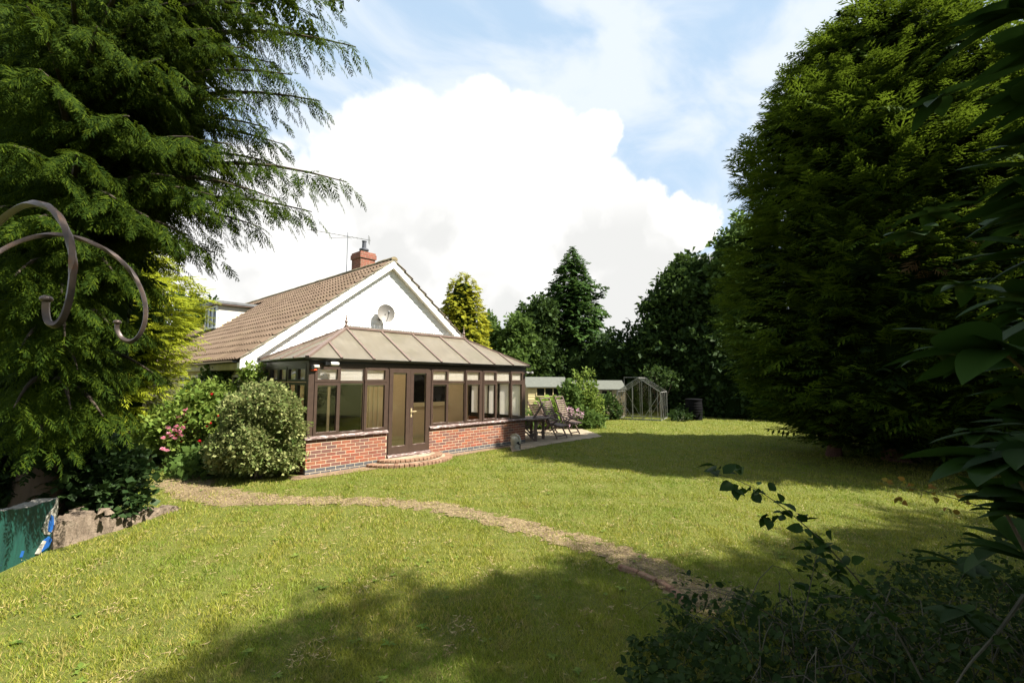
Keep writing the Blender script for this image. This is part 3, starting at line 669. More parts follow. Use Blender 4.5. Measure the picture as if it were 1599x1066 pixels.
    z = zb+.02
    while z < zt2-.1:
        xa = AX-(AZ-z-.02)/SL; MB().box(dx+.003, max(dx+.06, xa), y0-.022, y0-.002, z, z+.125).build('board', 'soffit_cream', D); z += .13
    MB().box(dx-.22, xb+.35, y0-.20, y1+.2, zt2, zt2+.10).build('dormer_roof', 'lead', D); MB().box(dx-.20, xb+.15, y0-.18, y1+.18, zt2-.05, zt2-.003).build('dormer_fascia', 'glazing_bar', D)
    f = MB(); zz0, zz1 = zb+.13, zt2-.07
    for a, b, c, d_ in ((y0, y1, zz0, zz0+.06), (y0, y1, zz1-.06, zz1), (y0, y0+.08, zz0+.06, zz1-.06), (y1-.08, y1, zz0+.06, zz1-.06), (y0+.5, y0+.57, zz0+.06, zz1-.06), (y0+1.05, y0+1.12, zz0+.06, zz1-.06)): f.box(dx-.05, dx-.003, a, b, c, d_)
    f.build('dormer_window', 'white_paint', D); MB().box(dx-.02, dx-.008, y0+.04, y1-.04, zz0+.03, zz1-.03).build('pane', 'dark_glass', D)
    MB().box(dx-.12, dx-.004, y0-.05, y1+.05, zz0-.05, zz0-.004).build('sill', 'lead', D)
    # chimney
    cx0, cx1, cy0, cy1 = AX+.10, AX+.66, 4.72, 5.34; ct = 6.22
    C = MB().box(cx0, cx1, cy0, cy1, AZ-1.0, ct).build('chimney', 'chimney_brick', H)
    MB().box(cx0-.035, cx1+.035, cy0-.035, cy1+.035, ct, ct+.16).build('corbel', 'chimney_brick', C); MB().box(cx0-.01, cx1+.01, cy0-.01, cy1+.01, ct+.162, ct+.23).build('corbel', 'chimney_brick', C)
    MB().hull([(cx0+.02, cy0+.02, ct+.23), (cx1-.02, cy0+.02, ct+.23), (cx0+.02, cy1-.02, ct+.23), (cx1-.02, cy1-.02, ct+.23)]+[(cx0+.24+a*.2, cy0+.28+b*.24, ct+.29) for a in (0, 1) for b in (0, 1)]).build('flaunching', 'verge_mortar', C)
    MB().lathe([(.13, .0), (.11, .09), (.16, .10), (.17, .13), (.16, .16), (.075, .20), (.07, .42), (.085, .43), (.085, .46)], (cx0+.34, cy0+.40, ct+.265), 18).build('chimney_pot', 'clay_dark', C, True)
    return H
build_house()

# ------------------------------------------------------------------ conservatory
CL, CD = 7.0, 2.60
def build_conservatory():
    K = wempty('conservatory', (3.5, 0, 0)); tag(K, 'brown framed conservatory with brick dwarf wall and beige hipped roof', 'conservatory')
    BW, BH, MJ, T = .215, .065, .010, .1025
    # --- dwarf walls: mortar core and single bricks
    def wall(x0, x1, nm):
        return MB().box(x0+.004, x1-.004, .004, T-.004, -.02, .716).build(nm, 'mortar', K)
    me = MB().cbox((0, 0, 0), BW, T, BH, .003).mesh('brick'); mh = MB().cbox((0, 0, 0), .1025, T, BH, .003).mesh('half_brick')
    meb = me.copy(); mhb = mh.copy(); me.materials.append(MATS['brick']); mh.materials.append(MATS['brick']); meb.materials.append(MATS['blue_brick']); mhb.materials.append(MATS['blue_brick'])
    def lay(x0, x1, w):
        for r in range(10):
            z = -.03+.0755*r+BH/2; blue = r < 2; x = x0
            if r % 2 == 0: x -= .1125
            while x < x1-.02:
                a, b = max(x, x0), min(x+BW, x1)
                if b-a > .02:
                    full = abs(b-a-BW) < .002; c = (a+b)/2; jy = random.uniform(-.0025, .0015)
                    if full: o = link('brick', meb if blue else me, None, w, (c, T/2+jy, z))
                    else: o = link('brick', mhb if blue else mh, None, w, (c, T/2+jy, z)); o.scale = ((b-a)/.1025, 1, 1)
                x += BW+MJ
    wl = wall(0, 1.93, 'dwarf_wall'); lay(0, 1.93, wl); wr = wall(3.19, CL, 'dwarf_wall'); lay(3.19, CL, wr)
    for (xs, sgn) in ((0, 1), (CL-T, -1)):                # side walls, bricks joined
        w = MB().box(xs+.006, xs+T-.006, T, CD, -.02, .716).build('dwarf_wall', 'mortar', K); m = MB()
        for r in range(10):
            y = T+.004-(.1125 if r % 2 else 0)
            while y < CD:
                a, b = max(y, T+.006), min(y+BW, CD)
                if b-a > .03: m.box(xs, xs+T, a, b, -.03+.0755*r, -.03+.0755*r+BH)
                y += BW+MJ
        stuff(m.build('side_bricks', 'brick_joined', w))
    # --- sills
    for a, b in ((-.05, 1.935), (3.185, CL+.05)): MB().hull([(x, y, z) for x in (a, b) for (y, z) in ((-.055, .728), (-.055, .752), (.12, .728), (.12, .792), (-.01, .79))]).build('sill', 'weathered_sill', K)
    for xa in (0, CL): s = -1 if xa == 0 else 1; MB().hull([(xa+s*q, y, z) for y in (.125, CD) for (q, z) in ((.05, .728), (.05, .752), (-.12, .728), (-.12, .792), (.01, .79))]).build('sill', 'brown_frame_shade', K)
    # --- front: posts, head beam
    HT = 2.27
    for a, b in ((0, .125), (1.90, 1.955), (3.165, 3.22), (5.03, 5.10), (6.88, 7.0)):
        MB().box(a, b, .005, .115, .793 if not (1.8 < a < 3.3) else .12, HT).build('post', 'brown_frame', K)
    MB().box(0, CL, -.004, .12, HT+.002, HT+.07).build('head_beam', 'brown_frame', K)
    MB().box(-.02, CL+.02, -.02, .13, HT+.072, 2.43).build('eaves_fascia', 'brown_frame_shade', K)
    # --- front windows: opening casement, fixed light, opening casement
    def frame(x0, x1, z0, z1, w, ya, yb, m):
        m.box(x0, x1, ya, yb, z0, z0+w).box(x0, x1, ya, yb, z1-w, z1).box(x0, x0+w, ya, yb, z0+w, z1-w).box(x1-w, x1, ya, yb, z0+w, z1-w)
    def slatblind(x0, x1, z0, z1, parent, y=.045):
        z = z0+.01
        while z < z1-.01:
            m = MB(); m.hull([(x, yy, zz) for x in (x0, x1) for (yy, zz) in ((y, z), (y+.004, z), (y+.016, z+.024), (y+.012, z+.026))]); m.build('blind_slat', 'blind', parent); z += .030
    def light(x0, x1, opening):
        zs = .794; zm = 1.93
        m = MB()
        if opening:
            frame(x0, x1, zs, zm-.006, .062, -.012, .06, m); frame(x0, x1, zm+.006, HT-.002, .055, -.012, .06, m); m.box(x0, x1, .0, .07, zm-.005, zm+.005)
            w = m.build('window', 'brown_frame', K); a, b = x0+.055, x1-.055
            MB().box(a, b, .02, .026, zs+.055, zm-.06).build('pane', 'glass', w); MB().box(a, b, .02, .026, zm+.055, HT-.05).build('pane', 'glass', w)
            MB().box(x0+.066, x1-.066, .03, .05, zm-.10, zm-.075).build('blind_rail', 'white_plastic', w)
            MB().box(x0+.062, x1-.062, -.010, .018, zs+.0625, zs+.072).build('bead', 'weathered_sill', w)
            slatblind(a, b, zm+.055, HT-.05, w)
        else:
            m.box(x0, x1, .01, .07, zs, zs+.035).box(x0, x1, .01, .07, zm-.02, zm+.03).box(x0, x1, .01, .07, HT-.045, HT-.002).box(x0, x0+.02, .01, .07, zs+.035, HT-.045).box(x1-.02, x1, .01, .07, zs+.035, HT-.045)
            w = m.build('window', 'brown_frame', K); a, b = x0+.015, x1-.015
            MB().box(a, b, .03, .036, zs+.03, zm-.015).build('pane', 'glass', w); MB().box(a, b, .03, .036, zm+.025, HT-.04).build('pane', 'glass', w)
            MB().box(a, b, .045, .06, zm-.052, zm-.03).build('blind_rail', 'white_plastic', w); slatblind(a, b, zm+.03, HT-.045, w)
            MB().box(x0+.02, x1-.02, .008, .028, zs+.0355, zs+.045).build('bead', 'weathered_sill', w)
    for (a, b, c, d) in ((.13, .70, 1.30, 1.895), (3.225, 3.80, 4.42, 5.025), (5.105, 5.68, 6.30, 6.875)):
        light(a, b-.004, True); light(b, c, False); light(c+.004, d, True)
    # --- door pair
    zd = .20
    for (a, b, hx) in ((1.96, 2.558, None), (2.562, 3.16, 2.60)):
        m = MB(); m.box(a, b, -.015, .045, zd, zd+.17).box(a, b, -.015, .045, HT-.11, HT-.003).box(a, a+.105, -.015, .045, zd+.17, HT-.11).box(b-.105, b, -.015, .045, zd+.17, HT-.11)
        d = m.build('door', 'brown_frame', K); MB().box(a+.10, b-.10, .012, .02, zd+.165, HT-.105).build('pane', 'glass', d)
        MB().box(a+.106, b-.106, .025, .04, HT-.145, HT-.112).build('blind_rail', 'white_plastic', d); MB().box(a+.106, b-.106, -.012, .01, zd+.1705, zd+.185).build('bead', 'weathered_sill', d)
        if hx: MB().box(hx-.02, hx+.02, -.028, -.0155, 1.06, 1.28).tube([(hx, -.028, 1.20), (hx, -.065, 1.20), (hx+.13, -.065, 1.20)], .009, 8).build('handle', 'brass', d)
    MB().hull([(x, y, z) for x in (1.93, 3.20) for (y, z) in ((-.09, .125), (-.09, .155), (.1, .125), (.1, .195), (-.02, .192))]).build('threshold', 'weathered_sill', K)
    # --- side walls: posts and lights
    for xa, s in ((0, 1), (CL, -1)):
        X = lambda q: xa+s*q
        def bx(m, q0, q1, y0, y1, z0, z1): m.box(min(X(q0), X(q1)), max(X(q0), X(q1)), y0, y1, z0, z1)
        m = MB(); bx(m, 0, .12, CD-.09, CD, .793, HT); m.build('post', 'brown_frame_shade', K)
        m = MB(); bx(m, -.004, .12, .121, CD, HT+.002, HT+.07); m.build('head_beam', 'brown_frame_shade', K); m = MB(); bx(m, -.02, .13, .131, CD, HT+.072, 2.43); m.build('eaves_fascia', 'brown_frame_shade', K)
        for (ya, yb) in ((.12, .60), (.61, 1.10), (1.15, 1.62), (1.63, 2.10), (2.11, 2.50)):
            m = MB()
            for (z0, z1, w) in ((.794, 1.925, .06), (1.935, HT, .055)):
                bx(m, -.006, .06, ya, yb, z0, z0+w); bx(m, -.006, .06, ya, yb, z1-w, z1); bx(m, -.006, .06, ya, ya+w, z0+w, z1-w); bx(m, -.006, .06, yb-w, yb, z0+w, z1-w)
            w = m.build('window', 'brown_frame_shade', K)
            for (z0, z1) in ((.85, 1.87), (1.985, HT-.05)):
                g = MB(); bx(g, .025, .031, ya+.055, yb-.055, z0, z1); g.build('pane', 'glass', w)
            if s < 0:
                g = MB(); bx(g, .075, .079, ya+.03, yb-.03, .86, HT-.02); g.build('roller_blind', 'blind', w)
            else:
                g = MB(); bx(g, .075, .079, ya+.03, yb-.03, 1.96, HT-.02); g.build('roller_blind', 'inner_wall', w)
    # --- inside: floor, back wall openings
    fl = MB().box(T+.004, CL-T-.004, T+.004, CD+.02, .10, .15).build('floor', 'inner_floor', K)
    yb = YW+.03
    iw = MB().box(.1, CL-.08, yb-.035, yb-.002, .15, 2.43).build('inner_wall', 'inner_wall', K)
    MB().box(.1, CL-.08, yb-.052, yb-.036, .152, .25).build('skirting', 'cream_frame', K)
    def opening(x0, x1, z0, z1, muls, nm):
        f = MB(); y0, y1 = yb-.085, yb-.036
        frame(x0, x1, z0, z1, .08, y0, y1, f)
        for q in muls: f.box(q-.035, q+.035, y0+.004, y1, z0+.08, z1-.08)
        w = f.build(nm, 'cream_frame', K); MB().box(x0+.06, x1-.06, yb-.05, yb-.04, z0+.06, z1-.06).build('pane', 'dark_glass', w); return w
    opening(1.05, 2.80, .152, 2.25, (1.72,), 'patio_door'); w = opening(4.40, 6.02, 1.18, 2.25, (5.02,), 'inner_window'); MB().box(4.34, 6.08, yb-.16, yb-.086, 1.13, 1.176).build('sill', 'cream_frame', w)
    for q in (2.98, 3.12, 3.27): MB().box(q-.02, q+.02, yb-.07, yb-.036, .26, 2.4).build('pilaster', 'cream_frame', K)
    # --- roof: hipped, single sheets between glazing bars
    e0, e1, f0, f1 = -.09, CL+.09, -.09, CD+.06; zE, zR = 2.455, 3.30; RY = 1.32; RL, RR = 1.49, 5.50
    A, B, C_, D_ = (e0, f0, zE), (e1, f0, zE), (e1, f1, zE), (e0, f1, zE); P, Q = (RL, RY, zR), (RR, RY, zR)
    def lerp(a, b, t): return tuple(a[i]+(b[i]-a[i])*t for i in range(3))
    def sheet(pts):
        n = Vector(np.cross(np.array(pts[1])-np.array(pts[0]), np.array(pts[2])-np.array(pts[0]))).normalized()
        if n.z < 0: n = -n
        m = MB(); k = len(pts); m.v += [tuple(Vector(p)) for p in pts]+[tuple(Vector(p)-n*.016) for p in pts]
        m.f += [tuple(range(k)), tuple(range(2*k-1, k-1, -1))]+[(i, k+i, k+(i+1) % k, (i+1) % k) for i in range(k)]
        m.build('roof_sheet', 'roof_sheet', K)
    def bar(a, b, w=.055, h=.035):
        a = Vector(a)+Vector((0, 0, .012)); b = Vector(b)+Vector((0, 0, .012)); MB().beam(a, b, w, h).build('glazing_bar', 'glazing_bar', K)
    fx = [.68, RL, RL+(RR-RL)*.25, RL+(RR-RL)*.5, RL+(RR-RL)*.75, RR, 6.33]
    def fe(x, y=f0): return (x, y, zE)
    def hipx(x, side):                                     # point on a front/back hip above eaves position x
        t = (x-e0)/(RL-e0) if x < RL else (e1-x)/(e1-RR); yy = f0+(RY-f0)*t if side == 'f' else f1+(RY-f1)*t; return (x, yy, zE+(zR-zE)*t)
    for side, yy in (('f', f0), ('b', f1)):
        c0, c1 = (A, B) if side == 'f' else (D_, C_)
        sheet([c0, fe(fx[0], yy), hipx(fx[0], side)]); sheet([fe(fx[0], yy), fe(fx[1], yy), P, hipx(fx[0], side)])
        for i in range(1, 5): sheet([fe(fx[i], yy), fe(fx[i+1], yy), (fx[i+1], RY, zR), (fx[i], RY, zR)])
        sheet([fe(fx[5], yy), fe(fx[6], yy), hipx(fx[6], side), Q]); sheet([fe(fx[6], yy), c1, hipx(fx[6], side)])
        for i, x in enumerate(fx): bar(fe(x, yy), hipx(x, side) if i in (0, 6) else (x, RY, zR))
    for (xe, R_, Cn, Cf) in ((e0, P, A, D_), (e1, Q, B, C_)):
        y1, y2, y3 = f0+(RY-f0)*.5, RY, f1+(RY-f1)*.5
        def hp(y): t = (y-f0)/(RY-f0) if y <= RY else (f1-y)/(f1-RY); return (xe+(R_[0]-xe)*t, y, zE+(zR-zE)*t)
        sheet([Cn, (xe, y1, zE), hp(y1)]); sheet([(xe, y1, zE), (xe, y2, zE), R_, hp(y1)]); sheet([(xe, y2, zE), (xe, y3, zE), hp(y3), R_]); sheet([(xe, y3, zE), Cf, hp(y3)])
        for y in (y1, y2, y3): bar((xe, y, zE), hp(y))
    for a, b in ((A, P), (D_, P), (B, Q), (C_, Q)): bar(a, b, .085, .05)
    MB().beam((RL-.05, RY, zR+.02), (RR+.05, RY, zR+.02), .13, .05).build('ridge', 'glazing_bar', K)
    cr = MB(); x = RL+.12; k = 0
    while x < RR-.05:
        h = .13 if k % 2 == 0 else .07; cr.beam((x, RY, zR+.04), (x, RY, zR+.05+h), .013, .013)
        if k % 2 == 0: cr.beam((x-.03, RY, zR+.13), (x+.03, RY, zR+.13), .007, .007)
        x += .085; k += 1
    cr.beam((RL, RY, zR+.055), (RR, RY, zR+.055), .012, .012); cr.build('ridge_cresting', 'alu', K)
    for xx in (RL, RR): MB().lathe([(.04, 0), (.05, .03), (.025, .06), (.03, .09), (.045, .13), (.02, .17), (.024, .20), (.012, .25), (.003, .36)], (xx, RY, zR+.045), 12).build('finial', 'glazing_bar', K, True)
    # --- gutters
    def gutter(a, b, n):
        a = Vector(a); b = Vector(b); n = Vector(n); seg = 8; m = MB()
        for r_ in (.058, .052):
            for p in (a, b):
                for i in range(seg): t = math.pi*i/(seg-1); m.v.append(tuple(p+n*(math.cos(t)*r_)+Vector((0, 0, -math.sin(t)*r_))))
        for i in range(seg-1): m.f.append((i, i+1, seg+i+1, seg+i)); m.f.append((2*seg+i, 3*seg+i, 3*seg+i+1, 2*seg+i+1))
        g = m.build('gutter', 'black_gutter', K, True); L = (b-a).length; t = .6
        while t < L:
            p = a+(b-a)*t/L; q = MB()
            for w in (-.018, .018):
                for i in range(seg): tt = math.pi*i/(seg-1); q.v.append(tuple(p+(b-a).normalized()*w+n*(math.cos(tt)*.064)+Vector((0, 0, -math.sin(tt)*.064))))
            for i in range(seg-1): q.f.append((i, i+1, seg+i+1, seg+i))
            q.build('gutter_clip', 'black_gutter', g); t += .95
    zg = 2.455
    gutter((-.14, -.078, zg), (CL+.14, -.078, zg), (0, -1, 0)); gutter((-.078, -.13, zg), (-.078, CD+.0, zg), (-1, 0, 0)); gutter((CL+.078, -.13, zg), (CL+.078, CD, zg), (1, 0, 0))
    MB().tube([(CL+.078, CD-.1, zg-.05), (CL+.06, CD-.1, zg-.25), (CL+.06, CD-.1, .05)], .034, 10).build('downpipe', 'black_gutter', K)
build_conservatory()

# ------------------------------------------------------------------ things fixed to the buildings
def build_fixtures():
    c = np.array(at(602.5, 489.5, 1, YW-.24)); S = empty('satellite_dish', tuple(c)); tag(S, 'round grey satellite dish mounted on the white gable', 'satellite dish')
    ax = Vector((-.30, -1, .16)).normalized(); q = ax.to_track_quat('Z', 'Y').to_matrix()
    m = MB(); rings = 8; seg = 36; R = .265
    for off in (0, -.008):
        for i in range(rings+1):
            r = R*i/rings
            for k in range(seg): a = 2*math.pi*k/seg; m.v.append(tuple(q @ Vector((r*math.cos(a), r*math.sin(a)*1.06, .55*r*r/ R*.5+off-.03))))
    n = (rings+1)*seg
    for o_, fl in ((0, 1), (n, -1)):
        for i in range(rings):
            for k in range(seg):
                f = (o_+i*seg+k, o_+i*seg+(k+1) % seg, o_+(i+1)*seg+(k+1) % seg, o_+(i+1)*seg+k); m.f.append(f if fl > 0 else f[::-1])
    for k in range(seg): m.f.append((rings*seg+k, rings*seg+(k+1) % seg, n+rings*seg+(k+1) % seg, n+rings*seg+k))
    m.build('reflector', 'dish_grey', S, True)
    MB().tube([q @ Vector((0, -.27, .03)), q @ Vector((0, -.18, .20)), q @ Vector((0, -.06, .33))], .010, 8).build('arm', 'plastic_grey', S)
    MB().tube([q @ Vector((0, -.09, .29)), q @ Vector((0, -.045, .345)), q @ Vector((0, -.02, .315))], [.022, .030, .034], 12).build('receiver', 'plastic_grey', S, True)
    MB().tube([(0, .02, -.02), (-.04, .12, -.10), (-.06, .238, -.12)], .018, 8).box(-.10, -.02, .215, .236, -.20, -.05).build('bracket', 'slot_dark', S)
    # aerial on the chimney
    A = wempty('tv_aerial', (AX+.02, 5.6, 6.3)); tag(A, 'thin metal television aerial strapped to the chimney', 'aerial')
    mx, my = AX+.06, 5.62; MB().tube([(mx, my, 5.75), (mx, my, 7.28)], .014, 8).build('mast', 'steel', A)
    b0 = Vector((mx-1.05, my+.95, 7.35)); b1 = Vector((mx+.62, my-.52, 7.02)); bm = MB().tube([b0, b1], .010, 6)
    bm.tube([(mx-.48, my+.43, 7.22), (mx-.48, my+.43, 7.06), (mx, my, 7.1), (mx+.1, my-.1, 7.06)], .008, 6).build('boom', 'steel', A)
    el = MB(); d = (b1-b0).normalized(); s = Vector((-d.y, d.x, 0)).normalized()
    for i in range(13): p = b0+(b1-b0)*(i/14); el.tube([p-s*.09, p+s*.09], .005, 5)
    el.build('elements', 'steel', A)
    rf = MB(); p = b1-d*.06
    for k in range(6): rf.tube([p-s*.13+Vector((0, 0, -.13+.052*k)), p+s*.13+Vector((0, 0, -.13+.052*k))], .006, 5)
    for t in (-1, 1): rf.tube([p+s*.13*t+Vector((0, 0, -.13)), p+s*.13*t+Vector((0, 0, .13))], .006, 5)
    rf.build('reflector', 'steel', A)
    # light and sensor at the near corner
    L = wempty('security_light', (.52, -.05, 2.33)); tag(L, 'white oval floodlight under the gutter at the near corner', 'light')
    MB().lathe([(.02, -.065), (.05, -.062), (.062, -.03), (.062, .03), (.05, .062), (.02, .065)], (0, 0, 0), 20, lambda p, a, r, z: (.48+z*1.45, -.16+p[1]*.7, 2.33+p[0]*.72)).build('lamp_body', 'white_plastic', L, True)
    MB().box(.28, .33, -.16, -.022, 2.30, 2.36).box(.33, .40, -.17, -.14, 2.31, 2.345).build('bracket', 'black_gutter', L)
    A = wempty('alarm_sensor', (.08, -.04, 2.2)); tag(A, 'small grey alarm box with orange base on corner post', 'alarm')
    MB().cbox((.13, -.05, 2.27), .12, .07, .06, .012).build('cover', 'white_plastic', A); MB().cbox((.05, -.045, 2.245), .07, .07, .09, .01).build('bracket', 'black_gutter', A)
    MB().cbox((.09, -.03, 2.20), .13, .05, .05, .012).build('base', 'orange_plastic', A)
    C = wempty('corner_light', (7.05, -.05, 2.3)); tag(C, 'small twin lamp on the far conservatory corner', 'light')
    MB().tube([(6.98, -.03, 2.24), (7.16, -.10, 2.24)], .018, 8).build('bracket', 'black_gutter', C)
    for dx in (0, .17): MB().lathe([(.02, .04), (.05, .02), (.055, -.02), (.03, -.045)], (6.98+dx, -.09-dx*.35, 2.235), 12).build('lamp_head', 'alu', C, True)
build_fixtures()

# ------------------------------------------------------------------ steps, ornament, furniture
def build_step():
    S = wempty('doorstep', (2.56, -.35, 0)); tag(S, 'two tier half round brick doorstep below the double doors', 'step')
    r = random.Random(3)
    for rx, ry, z0, z1 in ((1.20, .86, -.02, .066), (.93, .60, .064, .128)):
        m = MB(); n = 30; pts = [(2.56+(rx-.06)*math.cos(math.pi*i/n), -.012-(ry-.06)*math.sin(math.pi*i/n)) for i in range(n+1)]
        k = len(pts); m.v += [(x, y, z0) for x, y in pts]+[(x, y, z1-.006) for x, y in pts]; m.f += [tuple(range(k)), tuple(range(2*k-1, k-1, -1))]+[(i, k+i, k+(i+1) % k, (i+1) % k) for i in range(k)]
        t = m.build('tread', 'paving', S)
        # a ring of edging bricks laid as headers
        th = .02
        while th < math.pi-.02:
            ds = math.hypot(rx*math.sin(th), ry*math.cos(th)); dt = .118/ds; a = th+dt/2
            if a > math.pi-.01: break
            c, s = math.cos(a), math.sin(a); nx, ny = c/rx, s/ry; nl = math.hypot(nx, ny); nx /= nl; ny /= nl
            w = .107*r.uniform(.93, 1.0); b = MB().cbox((0, 0, 0), .19, w, z1-z0, .012)
            o = b.build('edging_brick', 'step_brick', t); o.location = (2.56+rx*c-nx*.085, -.012-(ry*s-ny*.085), (z0+z1)/2+r.uniform(-.004, .006)); o.rotation_euler = (r.uniform(-.03, .03), r.uniform(-.04, .04), math.atan2(-ny, nx)); th += dt
build_step()
def build_helmet():
    p = gp(809, 702); Hh = empty('helmet_ornament', (p[0], p[1]+.12, .004), math.radians(-84)); tag(Hh, 'weathered stone helmet ornament standing by the far brick corner', 'ornament')
    # +x is the face
    def fn(pt, a, r, z):
        x, y = r*math.cos(a), r*math.sin(a); front = max(0, math.cos(a))
        x *= 1.18; y *= .92
        if z < .16: x += .05*front*(1-z/.16); y *= 1-.25*front*(1-z/.16)          # cheek guards run to a point
        if z < .07: x -= .035*max(0, -math.cos(a))*-1*(1-z/.07)
        return (x, y, z)
    MB().lathe([(.100, 0), (.098, .02), (.086, .06), (.092, .12), (.112, .18), (.127, .24), (.126, .29), (.106, .335), (.070, .365), (.02, .378)], (0, 0, 0), 28, fn).build('bowl', 'stone', Hh, True)
    MB().hull([(.175, s*.03, z) for s in (-1, 1) for z in (.0, .15)]+[(.08, s*.095, z) for s in (-1, 1) for z in (.0, .12)]).build('cheek_guard', 'stone', Hh)
    m = MB()
    for i in range(13):
        a = math.radians(-20+i*14); m.v += [(.0+math.cos(a)*.135, y, .245+math.sin(a)*.135) for y in (-.02, .02)]+[(.0+math.cos(a)*.205, y, .245+math.sin(a)*.20) for y in (-.026, .026)]
    for i in range(12): j = i*4; m.f += [(j, j+1, j+5, j+4), (j+2, j+6, j+7, j+3), (j, j+4, j+6, j+2), (j+1, j+3, j+7, j+5)]
    m.f += [(0, 2, 3, 1), (48, 49, 51, 50)]; m.build('crest', 'stone', Hh)
    for s in (-1, 1): MB().hull([(.172, s*.012, .205), (.168, s*.02, .240), (.135, s*.095, .215), (.135, s*.095, .180), (.165, s*.025, .165)]+[(.09, s*.03, .21), (.09, s*.06, .2)]).build('eye_slot_shade', 'slot_dark', Hh)  # solid near-black pieces stand in for the shade inside the eye openings
    MB().hull([(.186, s*.016, z) for s in (-1, 1) for z in (.02, .16)]+[(.1, s*.01, z) for s in (-1, 1) for z in (.03, .2)]).build('face_slot_shade', 'slot_dark', Hh)  # dark wedge in place of the shaded face opening
    MB().cbox((0, 0, -.002), .34, .26, .012, .004).build('base_slate', 'slot_dark', Hh)
build_helmet()

def recliner(name, loc, rz, tilt, label):
    """slatted garden recliner, faces +x, leaned forward by tilt"""
    E_ = empty(name, loc, rz); E_.rotation_euler = (0, tilt, rz); tag(E_, label, 'chair', 'wooden recliners around the garden table'); w = .56
    bk = MB(); a0, a1 = Vector((-.18, 0, .36)), Vector((-.72, 0, 1.12))
    for s in (-1, 1): bk.beam(a0+Vector((0, s*w/2, 0)), a1+Vector((0, s*w/2, 0)), .032, .05, (1, 0, 0))
    bk.beam(a1+Vector((0, -w/2-.016, .012)), a1+Vector((0, w/2+.016, .012)), .05, .03); B = bk.build('back_frame', 'old_teak', E_)
    for i in range(10): p = a0+(a1-a0)*(.10+i*.085); MB().beam(p+Vector((0, -w/2+.016, 0)), p+Vector((0, w/2-.016, 0)), .018, .046, (a1-a0)).build('slat', 'old_teak', B)
    st = MB()
    for s in (-1, 1): st.beam((-.24, s*(w/2-.03), .37), (.34, s*(w/2-.03), .42), .03, .05)
    S_ = st.build('seat_frame', 'old_teak', E_)
    for i in range(9): MB().beam((-.18+i*.06, -w/2+.02, .405+.005*i), (-.18+i*.06, w/2-.02, .405+.005*i), .045, .016, (0, 0, 1)).build('slat', 'old_teak', S_)
    for s in (-1, 1):
        y = s*(w/2+.04); MB().beam((-.46, y, .66), (.30, y, .63), .055, .024).build('armrest', 'old_teak', E_)
        MB().beam((.32, y-s*.02, .01), (-.34, y-s*.02, .66), .028, .045, (1, 0, 0)).build('leg', 'old_teak', E_); MB().beam((-.42, y-s*.05, .0), (.20, y-s*.05, .63), .028, .045, (1, 0, 0)).build('leg', 'old_teak', E_)
    MB().beam((.27, -w/2-.02, .08), (.27, w/2+.02, .08), .025, .035).build('stretcher', 'old_teak', E_)
    return E_
def build_furniture():
    c = plan(833, 15.6)
    T = empty('garden_table', (c[0], c[1], .02), .3); tag(T, 'weathered oval wooden garden table on the patio', 'table')
    m = MB(); n = 40; R = (.80, .52); pts = [(R[0]*math.cos(2*math.pi*i/n), R[1]*math.sin(2*math.pi*i/n)) for i in range(n)]
    m.v += [(x, y, .70) for x, y in pts]+[(x, y, .735) for x, y in pts]; m.f += [tuple(range(n))[::-1], tuple(range(n, 2*n))]+[(i, (i+1) % n, n+(i+1) % n, n+i) for i in range(n)]; m.build('table_top', 'old_teak', T)
    MB().box(-.55, .55, -.03, .03, .62, .698).box(-.03, .03, -.36, .36, .60, .68).build('rail', 'old_teak', T)
    for (x, y) in ((-.34, -.22), (.34, -.22), (-.34, .22), (.34, .22)): MB().box(x-.04, x+.04, y-.04, y+.04, 0, .66).build('leg', 'old_teak', T)
    MB().box(-.28, .28, -.05, .05, .12, .20).build('stretcher', 'old_teak', T)
    fr = math.degrees(math.atan2(_R[1], _R[0]))               # direction that runs to the right in the picture
    for (u, d, ang, tl, lb) in ((866, 16.15, -40, .24, 'weathered slatted recliner tipped against the table, nearest the lawn'),
                              (887, 17.2, -36, .26, 'weathered slatted recliner farthest from the conservatory, facing the lawn'),
                              (816, 15.5, 172, .05, 'weathered slatted recliner half hidden behind the conservatory corner'),
                              (852, 17.6, 40, .05, 'pale slatted recliner behind the table, mostly hidden')):
        p = plan(u, d); recliner('garden_recliner', (p[0], p[1], .02+tl*.3), math.radians(fr+ang), tl, lb)
build_furniture()

